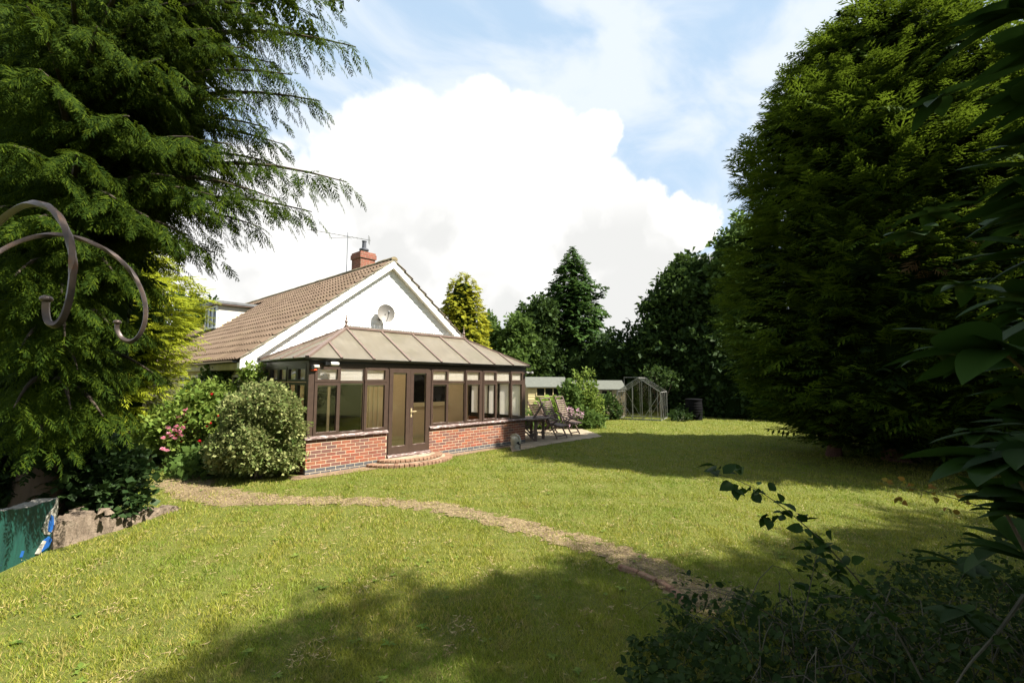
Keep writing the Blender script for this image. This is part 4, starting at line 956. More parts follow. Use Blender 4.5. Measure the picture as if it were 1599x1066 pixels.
# ------------------------------------------------------------------ sheds, greenhouse, water butt
def shed(name, c, yaw, W, Dp, he, hr, label, wins, wallmat, sidemat, roofdir='x'):
    S = empty(name, (c[0], c[1], 0), yaw); tag(S, label, 'shed'); x0, x1 = -W/2, W/2                    # front faces -y, ridge along x
    body = MB(); body.box(x0+.02, x1-.02, .02, Dp-.02, 0, he-.02); B = body.build('wall_frame', sidemat, S)
    z = .05; k = 0
    ww = sorted(wins)
    while z < he-.02:
        z2 = min(z+.118, he)
        segs = [(x0, x1)]
        for (a, b, za, zb) in ww:
            if z2 > za and z < zb: segs = [q for s in segs for q in ((s[0], min(s[1], a)), (max(s[0], b), s[1])) if q[1]-q[0] > .01]
        for (a, b) in segs: MB().hull([(x, y, zz) for x in (a, b) for (y, zz) in ((-.012, z), (.0, z2), (.018, z), (.018, z2))]).build('board', wallmat, B)
        for xs, s in ((x0, -1), (x1, 1)): MB().hull([(xs+s*q, y, zz) for y in (0, Dp) for (q, zz) in ((.014, z), (.002, z2), (-.018, z), (-.018, z2))]).build('board', sidemat, B)
        z += .12
    for xs, s in ((x0, -1), (x1, 1)): MB().hull([(xs+s*q, y, zz) for q in (.01, -.02) for (y, zz) in ((0, he), (Dp, he), (Dp/2, hr-.03))]).build('gable_boards', sidemat, B)
    for (a, b, za, zb) in ww:
        f = MB(); f.box(a, b, -.03, .018, za, za+.035).box(a, b, -.03, .018, zb-.035, zb); n = max(1, round((b-a)/.42))
        for i in range(n+1): q = a+(b-a)*i/n; f.box(q-.018, q+.018, -.028, .018, za+.035, zb-.035)
        w = f.build('window', wallmat, S); MB().box(a+.01, b-.01, -.004, .006, za+.02, zb-.02).build('pane', 'dark_glass', w)
    ov = .10
    for sgn in (0, 1):
        m = MB(); y0 = -ov if sgn == 0 else Dp+ov; ze = he-ov*(hr-he)/(Dp/2)
        m.hull([(x, y, zz+t) for x in (x0-ov, x1+ov) for (y, zz) in ((y0, ze), (Dp/2, hr)) for t in (0.012, .045)]).build('roof', 'felt_roof', S)
    return S
def build_sheds():
    ya = math.atan2(_R[1], _R[0])
    p = plan(855, 20.6); shed('garden_shed', p, ya+.10, 1.75, 1.8, 1.70, 2.10, 'cream painted shed with three dark windows beside the conservatory', [(-.50, .62, 1.27, 1.67)], 'shed_cream', 'shed_cream_shade')
    p = plan(935, 25.6); shed('garden_shed', p, ya+.04, 2.9, 1.9, 1.52, 1.96, 'grey roofed shed behind the bushy tree near the greenhouse', [(.15, .75, .85, 1.46), (-.9, -.3, .85, 1.46)], 'shed_cream_shade', 'shed_cream_shade')
    # greenhouse
    B = plan(1031, 23.2); A = plan(963, 24.2); u = (A-B)[:2]; W = float(np.hypot(*u)); yaw = math.atan2(-u[1], -u[0])
    G = empty('greenhouse', (A[0], A[1], 0), yaw); tag(G, 'small aluminium framed greenhouse at the far end of the lawn', 'greenhouse')
    he, hr, Dp = 1.42, 2.15, 1.9; t = .035
    fr = MB()
    for y in (0, Dp):
        fr.beam((0, y, 0), (0, y, he), t, t).beam((W, y, 0), (W, y, he), t, t).beam((0, y, he), (W/2, y, hr), t, t, (0, 1, 0)).beam((W, y, he), (W/2, y, hr), t, t, (0, 1, 0)).beam((0, y, .03), (W, y, .03), t, .06)
    for x, z in ((0, he), (W, he), (W/2, hr), (0, .03), (W, .03)): fr.beam((x, 0, z), (x, Dp, z), t, t)
    fr.build('frame', 'alu', G)
    for y in (0, Dp):
        for q in (.18, .36, .58, .78): x = W*q; MB().beam((x, y, .03), (x, y, he+(hr-he)*(1-abs(2*q-1))), .022, .022).build('glazing_bar', 'alu', G)
        MB().beam((.02, y-.02, he-.03), (W*.36, y-.02, .06), .022, .01, (0, 1, 0)).build('brace', 'alu', G); MB().beam((W-.02, y-.02, he-.03), (W*.60, y-.02, .06), .022, .01, (0, 1, 0)).build('brace', 'alu', G)
    for k in (1, 2):
        y = Dp*k/3
        for x in (0, W): MB().beam((x, y, .03), (x, y, he), .022, .022).build('glazing_bar', 'alu', G); MB().beam((x, y, he), (W/2, y, hr), .022, .022, (0, 1, 0)).build('glazing_bar', 'alu', G)
    for x in (0, W): MB().beam((x, .05, he-.02), (x, Dp*.45, .06), .02, .012, (1, 0, 0)).build('brace', 'alu', G)
    v = MB(); vz = hr+.02; v.beam((W*.12, .5, vz), (W*.5, .5, vz), .025, .025).beam((W*.12, 1.1, vz), (W*.5, 1.1, vz), .025, .025).beam((W*.12, .5, vz), (W*.12, 1.1, vz), .025, .025).beam((W*.12, .5, vz), (W*.12, .5, he+.25), .018, .018); V_ = v.build('roof_vent', 'alu', G)
    MB().box(W*.12, W*.5, .51, 1.09, vz-.004, vz+.004).build('pane', 'glass', V_)
    e = .004
    for y in (-.004, Dp+.004):
        xs = [0, .18, .36, .58, .78, 1]
        for a, b in zip(xs[:-1], xs[1:]):
            h = lambda q: he+(hr-he)*(1-abs(2*q-1)); pts = [(W*a+.012, y, .06), (W*b-.012, y, .06), (W*b-.012, y, h(b)-.02), (W*a+.012, y, h(a)-.02)]
            if a < .5 < b: pts = pts[:3]+[(W*.5, y, hr-.02)]+pts[3:]
            MB().poly(pts).build('pane', 'glass', G)
    for x in (0, W):
        for k in range(3):
            MB().quad((x, Dp*k/3+.012, .06), (x, Dp*(k+1)/3-.012, .06), (x, Dp*(k+1)/3-.012, he-.02), (x, Dp*k/3+.012, he-.02)).build('pane', 'glass', G); MB().quad((x, Dp*k/3+.012, he+.02), (x, Dp*(k+1)/3-.012, he+.02), (W/2, Dp*(k+1)/3-.012, hr+.005), (W/2, Dp*k/3+.012, hr+.005)).build('pane', 'glass', G)
    p = plan(1082, 24.0); Wb = empty('water_butt', (p[0], p[1], 0)); tag(Wb, 'black ribbed water butt in the shade beside the greenhouse', 'water butt')
    pr = [(.36, 0)]; z = 0
    for i in range(8): pr += [(.40+.03*math.sin(i/7*3.1), z+.02), (.40+.03*math.sin(i/7*3.1), z+.10), (.385+.03*math.sin(i/7*3.1), z+.115)]; z += .125
    MB().lathe(pr+[(.40, z), (.40, z+.02)], (0, 0, 0), 28).build('barrel', 'black_butt', Wb, True); MB().lathe([(.43, 0), (.43, .03), (.40, .05), (.05, .07)], (0, 0, z+.022), 28).build('lid', 'black_butt', Wb, True)
    MB().tube([(-.44, 0, .2), (-.50, 0, .2), (-.52, 0, .16)], .018, 8).build('tap', 'black_butt', Wb)
build_sheds()

# ------------------------------------------------------------------ trees
def leaves_part(name, arr, mat, parent):
    V, T = arr; return stuff(link(name, np_mesh(name, V, T), mat, parent))
def trunk(base, h, r, parent, mat='bark', lean=(0, 0), limbs=0, spread=1.5, z0=.3, seed=1, name='trunk'):
    rr = random.Random(seed); n = 7; pts = []; m = MB()
    for i in range(n): t = i/(n-1); pts.append((base[0]+lean[0]*t+rr.uniform(-.05, .05)*t, base[1]+lean[1]*t+rr.uniform(-.05, .05)*t, -.08+h*t))
    m.tube(pts, [r*(1.35 if i == 0 else 1-.8*i/(n-1)) for i in range(n)], 12)
    o = m.build(name, mat, parent, True)
    for k in range(limbs):
        t = z0+(1-z0)*(k+.5)/limbs*.95; i = t*(n-1); a = int(i); p = Vector(pts[a]).lerp(Vector(pts[min(a+1, n-1)]), i-a); an = k*2.4+rr.random(); L = spread*(1.1-t*.7)*rr.uniform(.8, 1.2)
        q = [p+Vector((math.cos(an)*L*s, math.sin(an)*L*s, L*(.55*s+.1*s*s))) for s in (0, .4, .75, 1)]
        MB().tube(q, [r*.35, r*.25, r*.14, r*.04], 7).build('limb', mat, parent, True)
    return o
def left_cypress():
    base = plan(75, 6.1); t = tree_thing('cypress_tree', base, 'large drooping cypress on the left with feathery dark green sprays')
    r = np.random.default_rng(11); bx, by = base[0], base[1]
    trunk(base, 10.5, .22, t, 'bark', (.2, .1), seed=2)
    tips = [(528, 15, 6.4), (555, 88, 6.3), (500, 172, 6.2), (430, 110, 6.5), (455, 130, 6.0), (418, 212, 6.0), (425, 265, 6.3), (540, 300, 6.0), (486, 345, 6.0), (430, 325, 5.6), (335, 405, 5.9), (405, 365, 6.3), (290, 380, 5.2), (470, 60, 6.8), (400, 20, 5.6), (490, -40, 6.5), (380, 170, 5.6), (440, 235, 6.8), (380, 300, 6.8),
            (235, 455, 5.4), (205, 520, 5.6), (238, 590, 5.8), (160, 660, 5.1), (120, 590, 4.7), (170, 520, 4.7), (110, 650, 4.9), (60, 700, 4.7), (20, 650, 4.4),
            (150, 60, 4.2), (250, 110, 4.5), (330, 60, 5), (60, 130, 3.8), (200, 200, 4.3), (120, 260, 4.0), (300, 230, 4.8), (180, 330, 4.2), (60, 360, 3.8), (20, 250, 3.7), (230, 355, 4.6), (330, 320, 5), (95, 475, 4.2), (175, 440, 4.4), (30, 560, 4.2), (100, 540, 4.4), (20, 450, 4.0), (330, 150, 5.4), (420, 40, 5.8), (260, 20, 4.8), (100, -40, 4.2), (300, -60, 5), (450, -60, 6), (40, 30, 3.9), (10, -30, 4.0), (200, -30, 4.5), (360, 240, 5.3), (270, 290, 4.9), (-40, 350, 4.0), (-60, 500, 4.2), (-60, 120, 3.9), (140, 400, 4.6), (250, 160, 5.2), (380, 90, 5.2)]
    limbs = []
    for (u, v, d) in tips: limbs.append(pd(u, v, d))
    for k in range(70):                                        # unseen limbs added above, towards the sun, to shade the tree below
        an = r.uniform(-1.75, -.35); R = r.uniform(2.6, 5.0); z = 7.5+max(0, R-2.8)*.85+r.uniform(0, 2.2); limbs.append(np.array((bx+math.cos(an)*R, by+math.sin(an)*R, z)))
    for k in range(20):                                        # limbs on the far side
        an = r.uniform(1.4, 3.8); z = r.uniform(3.0, 9.5); R = r.uniform(2.0, 3.4)*(1.1-z/16); limbs.append(np.array((bx+math.cos(an)*R, by+math.sin(an)*R, z)))
    P = []; X = []; UP = []; S = []; wood = MB(); vis = []
    for k, tip in enumerate(limbs):
        z0 = min(10.2, max(.5, tip[2]*.93+.35+r.uniform(-.2, .3))); z0 = z0+max(0, tip[2]-6)*.0; a = np.array((bx+.2*z0/10, by, z0)); L = np.linalg.norm(tip-a); bow = .10*L+.05
        ts = np.linspace(0, 1, 9); pts = [a+(tip-a)*q+np.array((0, 0, bow*math.sin(math.pi*q*.9)-.0)) for q in ts]
        wood.tube(pts, [.05*(1-q)+.006 for q in ts], 6)
        n = int(L*.82/.085); hd = (tip-a)/L; side = np.cross(hd, (0, 0, 1)); side /= np.linalg.norm(side)
        for i in range(n):
            q = .16+.84*(i+r.random()*.8)/n; j = q*8; f = int(min(7, j)); p = pts[f]+(pts[f+1]-pts[f])*(j-f); dirl = pts[f+1]-pts[f]; dirl /= np.linalg.norm(dirl)
            s = 1 if i % 2 else -1; an = math.radians(r.uniform(30, 62)); sl = (.80*(1-q)**.7+.16)*r.uniform(.7, 1.2)
            sd = dirl*math.cos(an)+side*s*math.sin(an)+np.array((0, 0, -.12-.30*r.random())); sd /= np.linalg.norm(sd)
            m = max(2, int(sl/.115))
            for w in range(m):
                g = (w+.5*r.random())/m; pp = p+sd*sl*g-np.array((0, 0, .18*sl*g*g)); fs = 1 if (w+i) % 2 else -1
                fd = sd*.8+np.cross(sd, (0, 0, 1))*fs*.55+np.array((0, 0, -.38-.35*r.random())); P.append(pp); X.append(fd); UP.append((r.normal(0, .45), r.normal(0, .45), 1)); S.append(r.uniform(.19, .33)*(1-.25*g))
            P.append(p+sd*sl*.85-np.array((0, 0, .13*sl))); X.append(sd+np.array((0, 0, -.35))); UP.append((r.normal(0, .3), r.normal(0, .3), 1)); S.append(r.uniform(.2, .3))
        for i in range(int(L*.75/.07)):                        # sprays set straight on the limb, clothing its top
            q = .25+.75*r.random(); j = q*8; f = int(min(7, j)); p = pts[f]+(pts[f+1]-pts[f])*(j-f); dirl = norm(pts[f+1]-pts[f]); s = 1 if i % 2 else -1
            P.append(p+np.array((0, 0, .012))); X.append(dirl+side*s*r.uniform(.2, .9)+np.array((0, 0, r.uniform(-.25, .12)))); UP.append((r.normal(0, .3), r.normal(0, .3), 1)); S.append(r.uniform(.16, .27))
        P.append(pts[-2]); X.append(pts[-1]-pts[-2]); UP.append((0, 0, 1)); S.append(.42)
        vis += [k < len(tips)]*(len(P)-len(vis))
    wood.build('branches', 'twig', t); vis = np.array(vis); P, X, UP, S = map(np.array, (P, X, UP, S)); hid = ~vis & (np.arange(len(P)) % 2 == 0)
    leaves_part('foliage', scatter(FROND_MD, P[vis], X[vis], UP[vis], S[vis], rng=r), 'cypress', t)
    leaves_part('upper_foliage', scatter(FROND_FAR, P[hid], X[hid], UP[hid], S[hid]*1.15, rng=r), 'cypress', t)
    prof = [(.5, .5), (1.5, .8), (3, 1.0), (4.5, 1.3), (6, 1.8), (8, 1.9), (10, 1.2), (11, .6)]
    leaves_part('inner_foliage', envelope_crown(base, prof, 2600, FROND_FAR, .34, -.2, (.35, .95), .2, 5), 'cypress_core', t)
    core_mesh((base[0]+.1, base[1], 0), [(.9, .35), (2, .6), (3.5, .8), (5.5, 1.25), (7.5, 1.3), (9.5, .8), (10.5, .3)], 1.0, 16, 4, .18).build('inner_shade_core', 'cypress_core', t)  # solid dark core added to block light and deepen the inner shade
left_cypress()
A_PROF = [(.25, 1.0), (.5, 1.85), (1.2, 2.85), (2, 3.4), (3.3, 3.55), (5.3, 3.45), (7, 3.25), (8.2, 3.2), (9.8, 2.5), (11, 1.85), (12, 1.0), (12.7, .12)]
def right_cypresses():
    c = np.array((11.2, -9.0, 0)); t = tree_thing('cypress_tree', tuple(c), 'tall dense cypress filling the right side of the garden')
    trunk(c, 11, .3, t, 'red_bark', seed=4); p2 = plan(1295, 12.6); trunk((p2[0], p2[1], 0), 2.6, .16, t, 'red_bark', (.3, -.2), seed=6, name='stem')
    fol = leaves_part('foliage', envelope_crown(c, A_PROF, 6400, FROND_MD, .80, .34, (.80, 1.06), .13, 3, droop=.15), 'cypress_dark', t)
    cor = core_mesh((c[0], c[1], .2), A_PROF[:-2], .66).build('inner_shade_core', 'cypress_core', t); leaves_part('inner_foliage', envelope_crown(c, A_PROF, 2600, FROND_FAR, .75, .3, (.66, .86), .13, 13, droop=.15), 'cypress_core', t)
    dead = envelope_crown(c, [(4.2, 3.3), (4.9, 3.5), (5.6, 3.2)], 420, FROND_MD, .45, .1, (.97, 1.06), .13, 8)
    fp = Vector(plan(1525, 8.6)); keep = np.array([True]*len(dead[1])); V = dead[0]; cen = V[dead[1]].mean(1); pq = pd(1520, 462, 10.0)
    leaves_part('dead_foliage', (V, dead[1][np.hypot(cen[:, 0]-pq[0], cen[:, 1]-pq[1]) < 2.2]), 'dead_leaf', t)
    def copy(loc, sc, label, rz, core=False):
        e = empty('cypress_tree', loc, rz); e.scale = sc; tag(e, label, 'tree', 'cypress row along the right boundary')
        for ch in list(t.children):
            if not core and ch.name.startswith(('inner', 'dead', 'stem')): continue
            k = ch.copy(); COL.objects.link(k); k.parent = e; k.matrix_parent_inverse = ch.matrix_parent_inverse
            if not core and ch.name.startswith('foliage'): k.data = sparse
        return e
    sparse = np_mesh('sparse_foliage', *envelope_crown(c, A_PROF, 2400, FROND_LO, 1.0, .3, (.45, 1.08), .30, 6, droop=.15)); sparse.materials.append(MATS['cypress_dark'])  # crown thinned so the off-view row casts a broken shadow
    t['group'] = 'cypress row along the right boundary'
    b = plan(1590, 12.6); copy((b[0], b[1], 0), (.85, .85, .90), 'second cypress behind the big leaves at the right edge', 1.1, True)
    for i, (x, y, s, h) in enumerate(((.5, -13.9, .66, .88), (2.3, -14.7, .60, .90), (4.0, -15.5, .66, .80), (6.4, -16.6, .70, .80), (-2.4, -14.6, .6, .8), (13.9, -15.2, .88, 1.16))):  # the last two are unseen trees added for the shade they cast
        copy((x, y, 0), (s, s, h), 'cypress of the boundary row to the right of the camera, %s' % ('just beside it', 'second along', 'third along', 'farthest along', 'unseen, added to shade the hooks', 'unseen, added to shade the big cypress')[i], 1.9*i+.7)
right_cypresses()

def gold_by_house():
    b = plan(196, 10.6); t = tree_thing('golden_cypress', tuple(b), 'bright yellow green cypress beside the tiled eaves', 'tree'); trunk(b, 4.6, .10, t, 'red_bark', seed=8)
    prof = [(.7, .35), (1.2, .6), (2.2, 1.0), (3.2, 1.25), (4.2, 1.1), (5.0, .6), (5.6, .1)]
    leaves_part('foliage', envelope_crown(b, prof, 1500, FROND_MD, .55, .15, (.5, 1.1), .2, 9, droop=.2), 'cypress_gold', t); core_mesh((b[0], b[1], .1), prof, .5).build('inner_shade_core', 'cypress_core', t)
gold_by_house()
def far_trees():
    b = plan(721, 27.5); t = tree_thing('golden_conifer', tuple(b), 'golden yellow rounded conifer rising behind the right roof edge'); trunk(b, 7.5, .14, t, seed=3)
    prof = [(.8, 1.3), (2.5, 1.7), (4, 1.60), (5.4, 1.42), (6.6, 1.12), (7.6, .85), (8.2, .55), (8.5, .1)]; leaves_part('foliage', envelope_crown(b, prof, 3000, FROND_FAR, .46, .1, (.72, 1.06), .16, 12, droop=.25), 'gold_conifer', t); core_mesh((b[0], b[1], .1), prof[:-2], .60).build('inner_shade_core', 'cypress_core', t)
    b = plan(895, 33); t = tree_thing('cedar_tree', tuple(b), 'dark layered conifer standing alone against the clouds'); trunk(b, 11, .22, t, seed=5)
    prof = [(.8, 1.2), (2, 1.9), (3.4, 2.35), (4.0, 1.9), (5.2, 2.45), (5.9, 1.9), (7.0, 2.2), (7.6, 1.6), (8.8, 1.75), (9.4, 1.1), (10.4, 1.0), (11, .5), (11.7, .1)]
    leaves_part('foliage', envelope_crown(b, prof, 3600, FROND_FAR, .80, .12, (.3, 1.05), .24, 14, droop=.1), 'cedar_dark', t); core_mesh((b[0], b[1], .2), [(z, r*.55 if z > 8 else r) for z, r in prof[:-2]], .30).build('inner_shade_core', 'cypress_core', t)
    def broad(name, u, d, blobs, n, size, mat, label, seed, group=None, tr=.16, h=None):
        b = plan(u, d); t = tree_thing(name, tuple(b), label, 'tree', group); top = max(q[2]+q[5] for q in blobs); trunk(b, h or top*.8, tr, t, limbs=6, spread=1.6, seed=seed)
        rr = random.Random(seed); B = []
        for (x, y, z, a, c, e) in blobs:                       # x to the right in the picture, y away
            p = b+_R*x+np.array((_F[0], _F[1], 0))*y; B.append((p[0], p[1], z, a, c, e))
            for k in range(5):
                an = rr.uniform(0, 6.28); ph = rr.uniform(-.3, 1.2); B.append((p[0]+math.cos(an)*a*.75*math.cos(ph), p[1]+math.sin(an)*c*.75*math.cos(ph), z+e*.85*math.sin(ph), a*.42, c*.42, e*.40))
        leaves_part('crown', blob_leaves(B, n, SHOOT_FAR, size, seed), mat, t); return t
    broad('broadleaf_tree', 762, 31, [(0, 0, 2.6, 1.3, 1.2, 2.2), (-.2, 0, 4.6, .8, .8, 1.5)], 1500, .55, 'leaf_mid', 'slender pale green tree just right of the golden conifer', 21)
    broad('broadleaf_tree', 800, 30, [(0, 0, 2.6, 1.5, 1.4, 2.3), (.3, 0, 4.3, 1.1, 1.1, 1.4)], 1600, .55, 'leaf_mid', 'rounded green tree above the right end of the conservatory roof', 22)
    broad('broadleaf_tree', 838, 31, [(0, 0, 3.0, 1.4, 1.4, 2.6), (-.4, 0, 5.2, 1.1, 1.0, 1.6), (.3, 0, 6.1, .8, .8, 1.2)], 2000, .55, 'leaf_dark', 'taller olive green tree touching the left of the dark conifer', 23)
    broad('broadleaf_tree', 1075, 29, [(0, 0, 3.2, 3.0, 2.6, 3.2), (-1.6, 0, 4.6, 1.6, 1.6, 2.2), (.3, 0, 6.4, 1.9, 1.8, 2.8), (1.7, 0, 5.6, 1.7, 1.6, 2.6), (-.9, 0, 6.6, 1.0, 1.0, 2.0), (.7, 0, 8.2, .9, .9, 1.4)], 6500, .62, 'leaf_dark', 'broad dark maple with several pointed tops left of the big cypress', 24, tr=.22)
    broad('broadleaf_tree', 1165, 27, [(0, 0, 3.5, 2.4, 2.2, 3.4), (.2, 0, 7.2, 1.7, 1.6, 2.8), (.0, 0, 9.4, 1.1, 1.1, 1.9), (-1.0, 0, 8.2, .7, .7, 1.3)], 4200, .62, 'leaf_mid', 'tall open maple half hidden behind the big cypress', 25, tr=.2)
    broad('broadleaf_tree', 292, 32, [(0, 0, 3.2, 2.5, 2, 3), (-.8, 0, 5.6, 1.8, 1.6, 2.0), (1.0, 0, 5.4, 1.5, 1.3, 1.6)], 1800, .6, 'leaf_dark', 'grey green tree behind the dormer window', 26)
    # clipped boundary hedge behind the sheds
    t = wempty('hedge', tuple(plan(1000, 30))); tag(t, 'tall dark evergreen hedge running behind the sheds and greenhouse', 'hedge')
    B = []; rr = random.Random(5); core = MB()
    ctl = [(700, 34, 4.4), (760, 33.5, 4.3), (830, 33, 4.6), (900, 31.5, 5.0), (960, 30.5, 5.0), (1020, 29, 5.2), (1080, 27.5, 5.0), (1140, 26, 4.8), (1200, 25, 4.6), (1270, 24, 4.5), (1340, 23, 4.5), (1420, 22.5, 4.5)]
    for (u, d, h) in ctl:
        for k in range(2):
            p = plan(u+k*33, d-k*.6); hh = h*rr.uniform(.9, 1.05); B += [(p[0], p[1], hh*.35, 1.5, 1.4, hh*.42), (p[0]+rr.uniform(-.4, .4), p[1]+rr.uniform(-.4, .4), hh*.74, 1.4, 1.2, hh*.28)]
            core.lathe([(1.0, 0), (1.15, hh*.4), (1.0, hh*.7), (.5, hh*.92)], (p[0], p[1], 0), 8)
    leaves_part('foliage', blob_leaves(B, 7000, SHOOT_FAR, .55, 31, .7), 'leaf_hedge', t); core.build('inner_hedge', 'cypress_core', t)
far_trees()
def shrubs():
    def shrub(name, base, blobs, n, size, mat, label, seed, cat='shrub', templates=SHOOT_S, stems=6, up=.6, inner=.35):
        t = tree_thing(name, tuple(base), label, cat); B = []
        for (x, y, z, a, c, e) in blobs: p = base+_R*x+np.array((_F[0], _F[1], 0))*y; B.append((p[0], p[1], z, a, c, e))
        m = MB(); rr = random.Random(seed)
        for k in range(stems):
            q = B[k % len(B)]; e_ = Vector((q[0]+rr.uniform(-.5, .5)*q[3], q[1]+rr.uniform(-.5, .5)*q[4], q[2]+q[5]*.3)); a_ = Vector((base[0]+rr.uniform(-.12, .12), base[1]+rr.uniform(-.12, .12), -.03)); m.tube([a_, a_.lerp(e_, .5)+Vector((0, 0, .12)), e_], [.018, .012, .004], 6)
        m.build('stems', 'twig', t); leaves_part('foliage', blob_leaves(B, n, templates, size, seed, inner, up), mat, t); return t, B
    # variegated shrub by the near corner
    b = plan(410, 9.4); rr = random.Random(77); BL = [(0, 0, .6, .42, .42, .5), (-.2, 0, 1.1, .35, .35, .4), (.2, .0, 1.05, .33, .33, .35)]
    for k in range(34):
        a = rr.uniform(0, 6.28); e = rr.uniform(-.75, 1.25); q = rr.uniform(.18, .30); BL.append((math.cos(a)*math.cos(e*.8)*.66-.03, math.sin(a)*math.cos(e*.8)*.5, max(.16, .82+.72*math.sin(e)), q, q, q*rr.uniform(.8, 1.4)))
    for (x, z, q) in ((.27, 1.66, .10), (.31, 1.55, .12), (.62, 1.0, .13), (.66, .8, .12), (-.55, 1.45, .16), (-.3, 1.62, .16), (.02, 1.66, .14), (.64, .45, .14), (-.62, .9, .16), (.5, 1.3, .13)): BL.append((x, rr.uniform(-.2, .1), z, q, q, q*1.4))
    t, B = shrub('variegated_shrub', b, BL, 7600, .11, 'leaf_variegated', 'bushy cream and green variegated shrub at the near conservatory corner', 41, inner=.55)
    b = plan(312, 10.9); t, B = shrub('rose_bush', b, [(-.1, 0, .9, .85, .7, .62), (.5, .1, 1.25, .55, .5, .5), (-.75, -.1, .75, .5, .45, .42), (.1, .2, 1.45, .4, .4, .45), (.65, -.2, .95, .4, .4, .35)], 2600, .17, 'leaf_rose', 'straggly rose bush with pink and red blooms beside the path', 42)
    rr = np.random.default_rng(5)
    def blooms(name, pts, size, mat, k):
        tpl = [leaf(.5, .35, -.25)]; P = []; X = []; U = []; S = []
        for p in pts:
            for i in range(k): a = i*2.4; e = .15+.9*(i/k); P.append(p); X.append((math.cos(a)*(1-e*.5), math.sin(a)*(1-e*.5), e)); U.append((0, 0, 1)); S.append(size*rr.uniform(.8, 1.2))
        return scatter(tpl, P, X, U, S)
    for (u, v, d) in ((258, 688, 10.9), (252, 674, 10.8), (262, 678, 10.8), (266, 672, 10.9), (270, 680, 10.8), (276, 674, 10.9), (263, 690, 10.8), (245, 690, 10.7), (268, 657, 10.9), (277, 652, 11.0), (280, 646, 11.0), (244, 707, 10.6), (254, 683, 10.75), (272, 686, 10.85), (250, 709, 10.6)):
        stuff(link('pink_bloom', np_mesh('pink_bloom', *blooms('b', [pd(u+10, v-4, d-.75)], .075, '', 16)), 'petal_pink', t))
    for (u, v, d) in ((301, 622, 10.9), (302, 643, 10.8), (275, 656, 10.9), (288, 660, 10.7), (276, 680, 10.6), (283, 691, 10.5), (312, 690, 10.4), (323, 667, 10.4), (336, 616, 10.9), (356, 629, 10.4), (341, 651, 10.4), (331, 617, 10.9), (328, 662, 10.4)):
        stuff(link('red_bloom', np_mesh('red_bloom', *blooms('b', [pd(u, v, d-.25)], .05, '', 12)), 'petal_red', t))
    b = plan(338, 10.3); shrub('fern_patch', b, [(0, 0, .12, .6, .6, .25), (.5, -.2, .1, .5, .5, .2), (-.5, .2, .12, .4, .4, .2), (.2, -.6, .08, .5, .4, .15)], 700, .22, 'leaf_mid', 'low green ground plants in the shade between rose and shrub', 43, 'plant')
    b = plan(352, 12.6); shrub('climbing_rose', b, [(0, 0, 1.3, .4, .25, .9), (.2, 0, 2.0, .35, .2, .45), (-.5, .2, 1.7, .35, .25, .5), (-1.0, .4, 1.2, .5, .3, .7)], 900, .18, 'leaf_mid', 'climbing rose growing up the shaded side wall', 44, 'plant')
    p = at(396, 585, 1, YW-.25); shrub('climbing_vine', np.array((p[0], p[1], 0)), [(-.05, 0, 2.05, .20, .14, .25), (-.22, .1, 1.8, .14, .12, .3), (-.15, .1, 1.3, .12, .1, .4), (.08, -.05, 2.25, .12, .1, .12)], 220, .15, 'leaf_rose', 'small vine climbing to the white eaves corner', 45, 'plant')
    b = plan(112, 6.5); t, B = shrub('dark_leafy_shrub', b, [(0, 0, .50, .85, .4, .45), (.35, 0, .66, .5, .4, .42), (-.5, -.3, .65, .6, .5, .5), (.72, .0, .40, .34, .3, .32), (.1, -.1, .90, .42, .35, .32), (-.35, -.5, .75, .3, .3, .4), (-1.1, -.1, .6, .6, .5, .5), (.55, 0, .85, .2, .2, .2)], 2300, .19, 'leaf_shrub', 'dark broad leaved shrub behind the broken low wall', 46, templates=[twigleaves(6, .42, 11, .55), twigleaves(5, .46, 12, .6)])
    # strap leaved clumps
    def strap(base, n, L, mat, label, seed, name='strap_plant'):
        r = np.random.default_rng(seed); t = tree_thing(name, tuple(base), label, 'plant'); tpl = []
        for k in range(3):
            V = []; T = []
            for i in range(6): x = i/5; V += [(x*.85, .022*(1-x)**.6, .62*x-.55*x*x*(1+.3*k)), (x*.85, -.022*(1-x)**.6, .62*x-.55*x*x*(1+.3*k))]
            for i in range(5): a = 2*i; T += [(a, a+1, a+3), (a, a+3, a+2)]
            tpl.append((np.array(V), np.array(T)))
        a = r.uniform(0, 6.28, n); P = np.array(base)+np.stack([r.normal(0, .16, n), r.normal(0, .16, n), np.zeros(n)], 1); X = np.stack([np.cos(a), np.sin(a), r.uniform(.1, 1.3, n)], 1)
        leaves_part('foliage', scatter(tpl, P, X, np.tile((0, 0, 1.), (n, 1))+r.normal(0, .1, (n, 3)), L*r.uniform(.6, 1.2, n), rng=r), mat, t)
    strap(plan(222, 11.6), 220, .95, 'leaf_bright', 'arching strap leaved clump left of the pink roses', 51); strap(plan(250, 11.2), 160, .75, 'leaf_mid', 'low strap leaved clump under the pink roses', 52)
    strap(plan(205, 10.6), 160, .7, 'leaf_mid', 'strap leaved clump near the golden cypress foot', 53)
    strap(plan(826, 19.0), 90, 1.5, 'leaf_mid', 'spiky plant between shed and conservatory corner', 54)
    # border by the sheds
    b = plan(913, 20.8); shrub('bushy_tree', b, [(0, 0, 1.35, .55, .5, .55), (-.35, 0, 1.1, .42, .4, .55), (.3, 0, .95, .42, .4, .55), (-.1, 0, 1.85, .28, .25, .38), (.2, 0, 2.1, .12, .12, .42), (-.38, 0, 2.0, .10, .10, .3), (-.2, 0, .5, .5, .4, .4), (.4, 0, .45, .4, .35, .4)], 620, .24, 'leaf_rose', 'light green bushy shrub in front of the two sheds', 61)
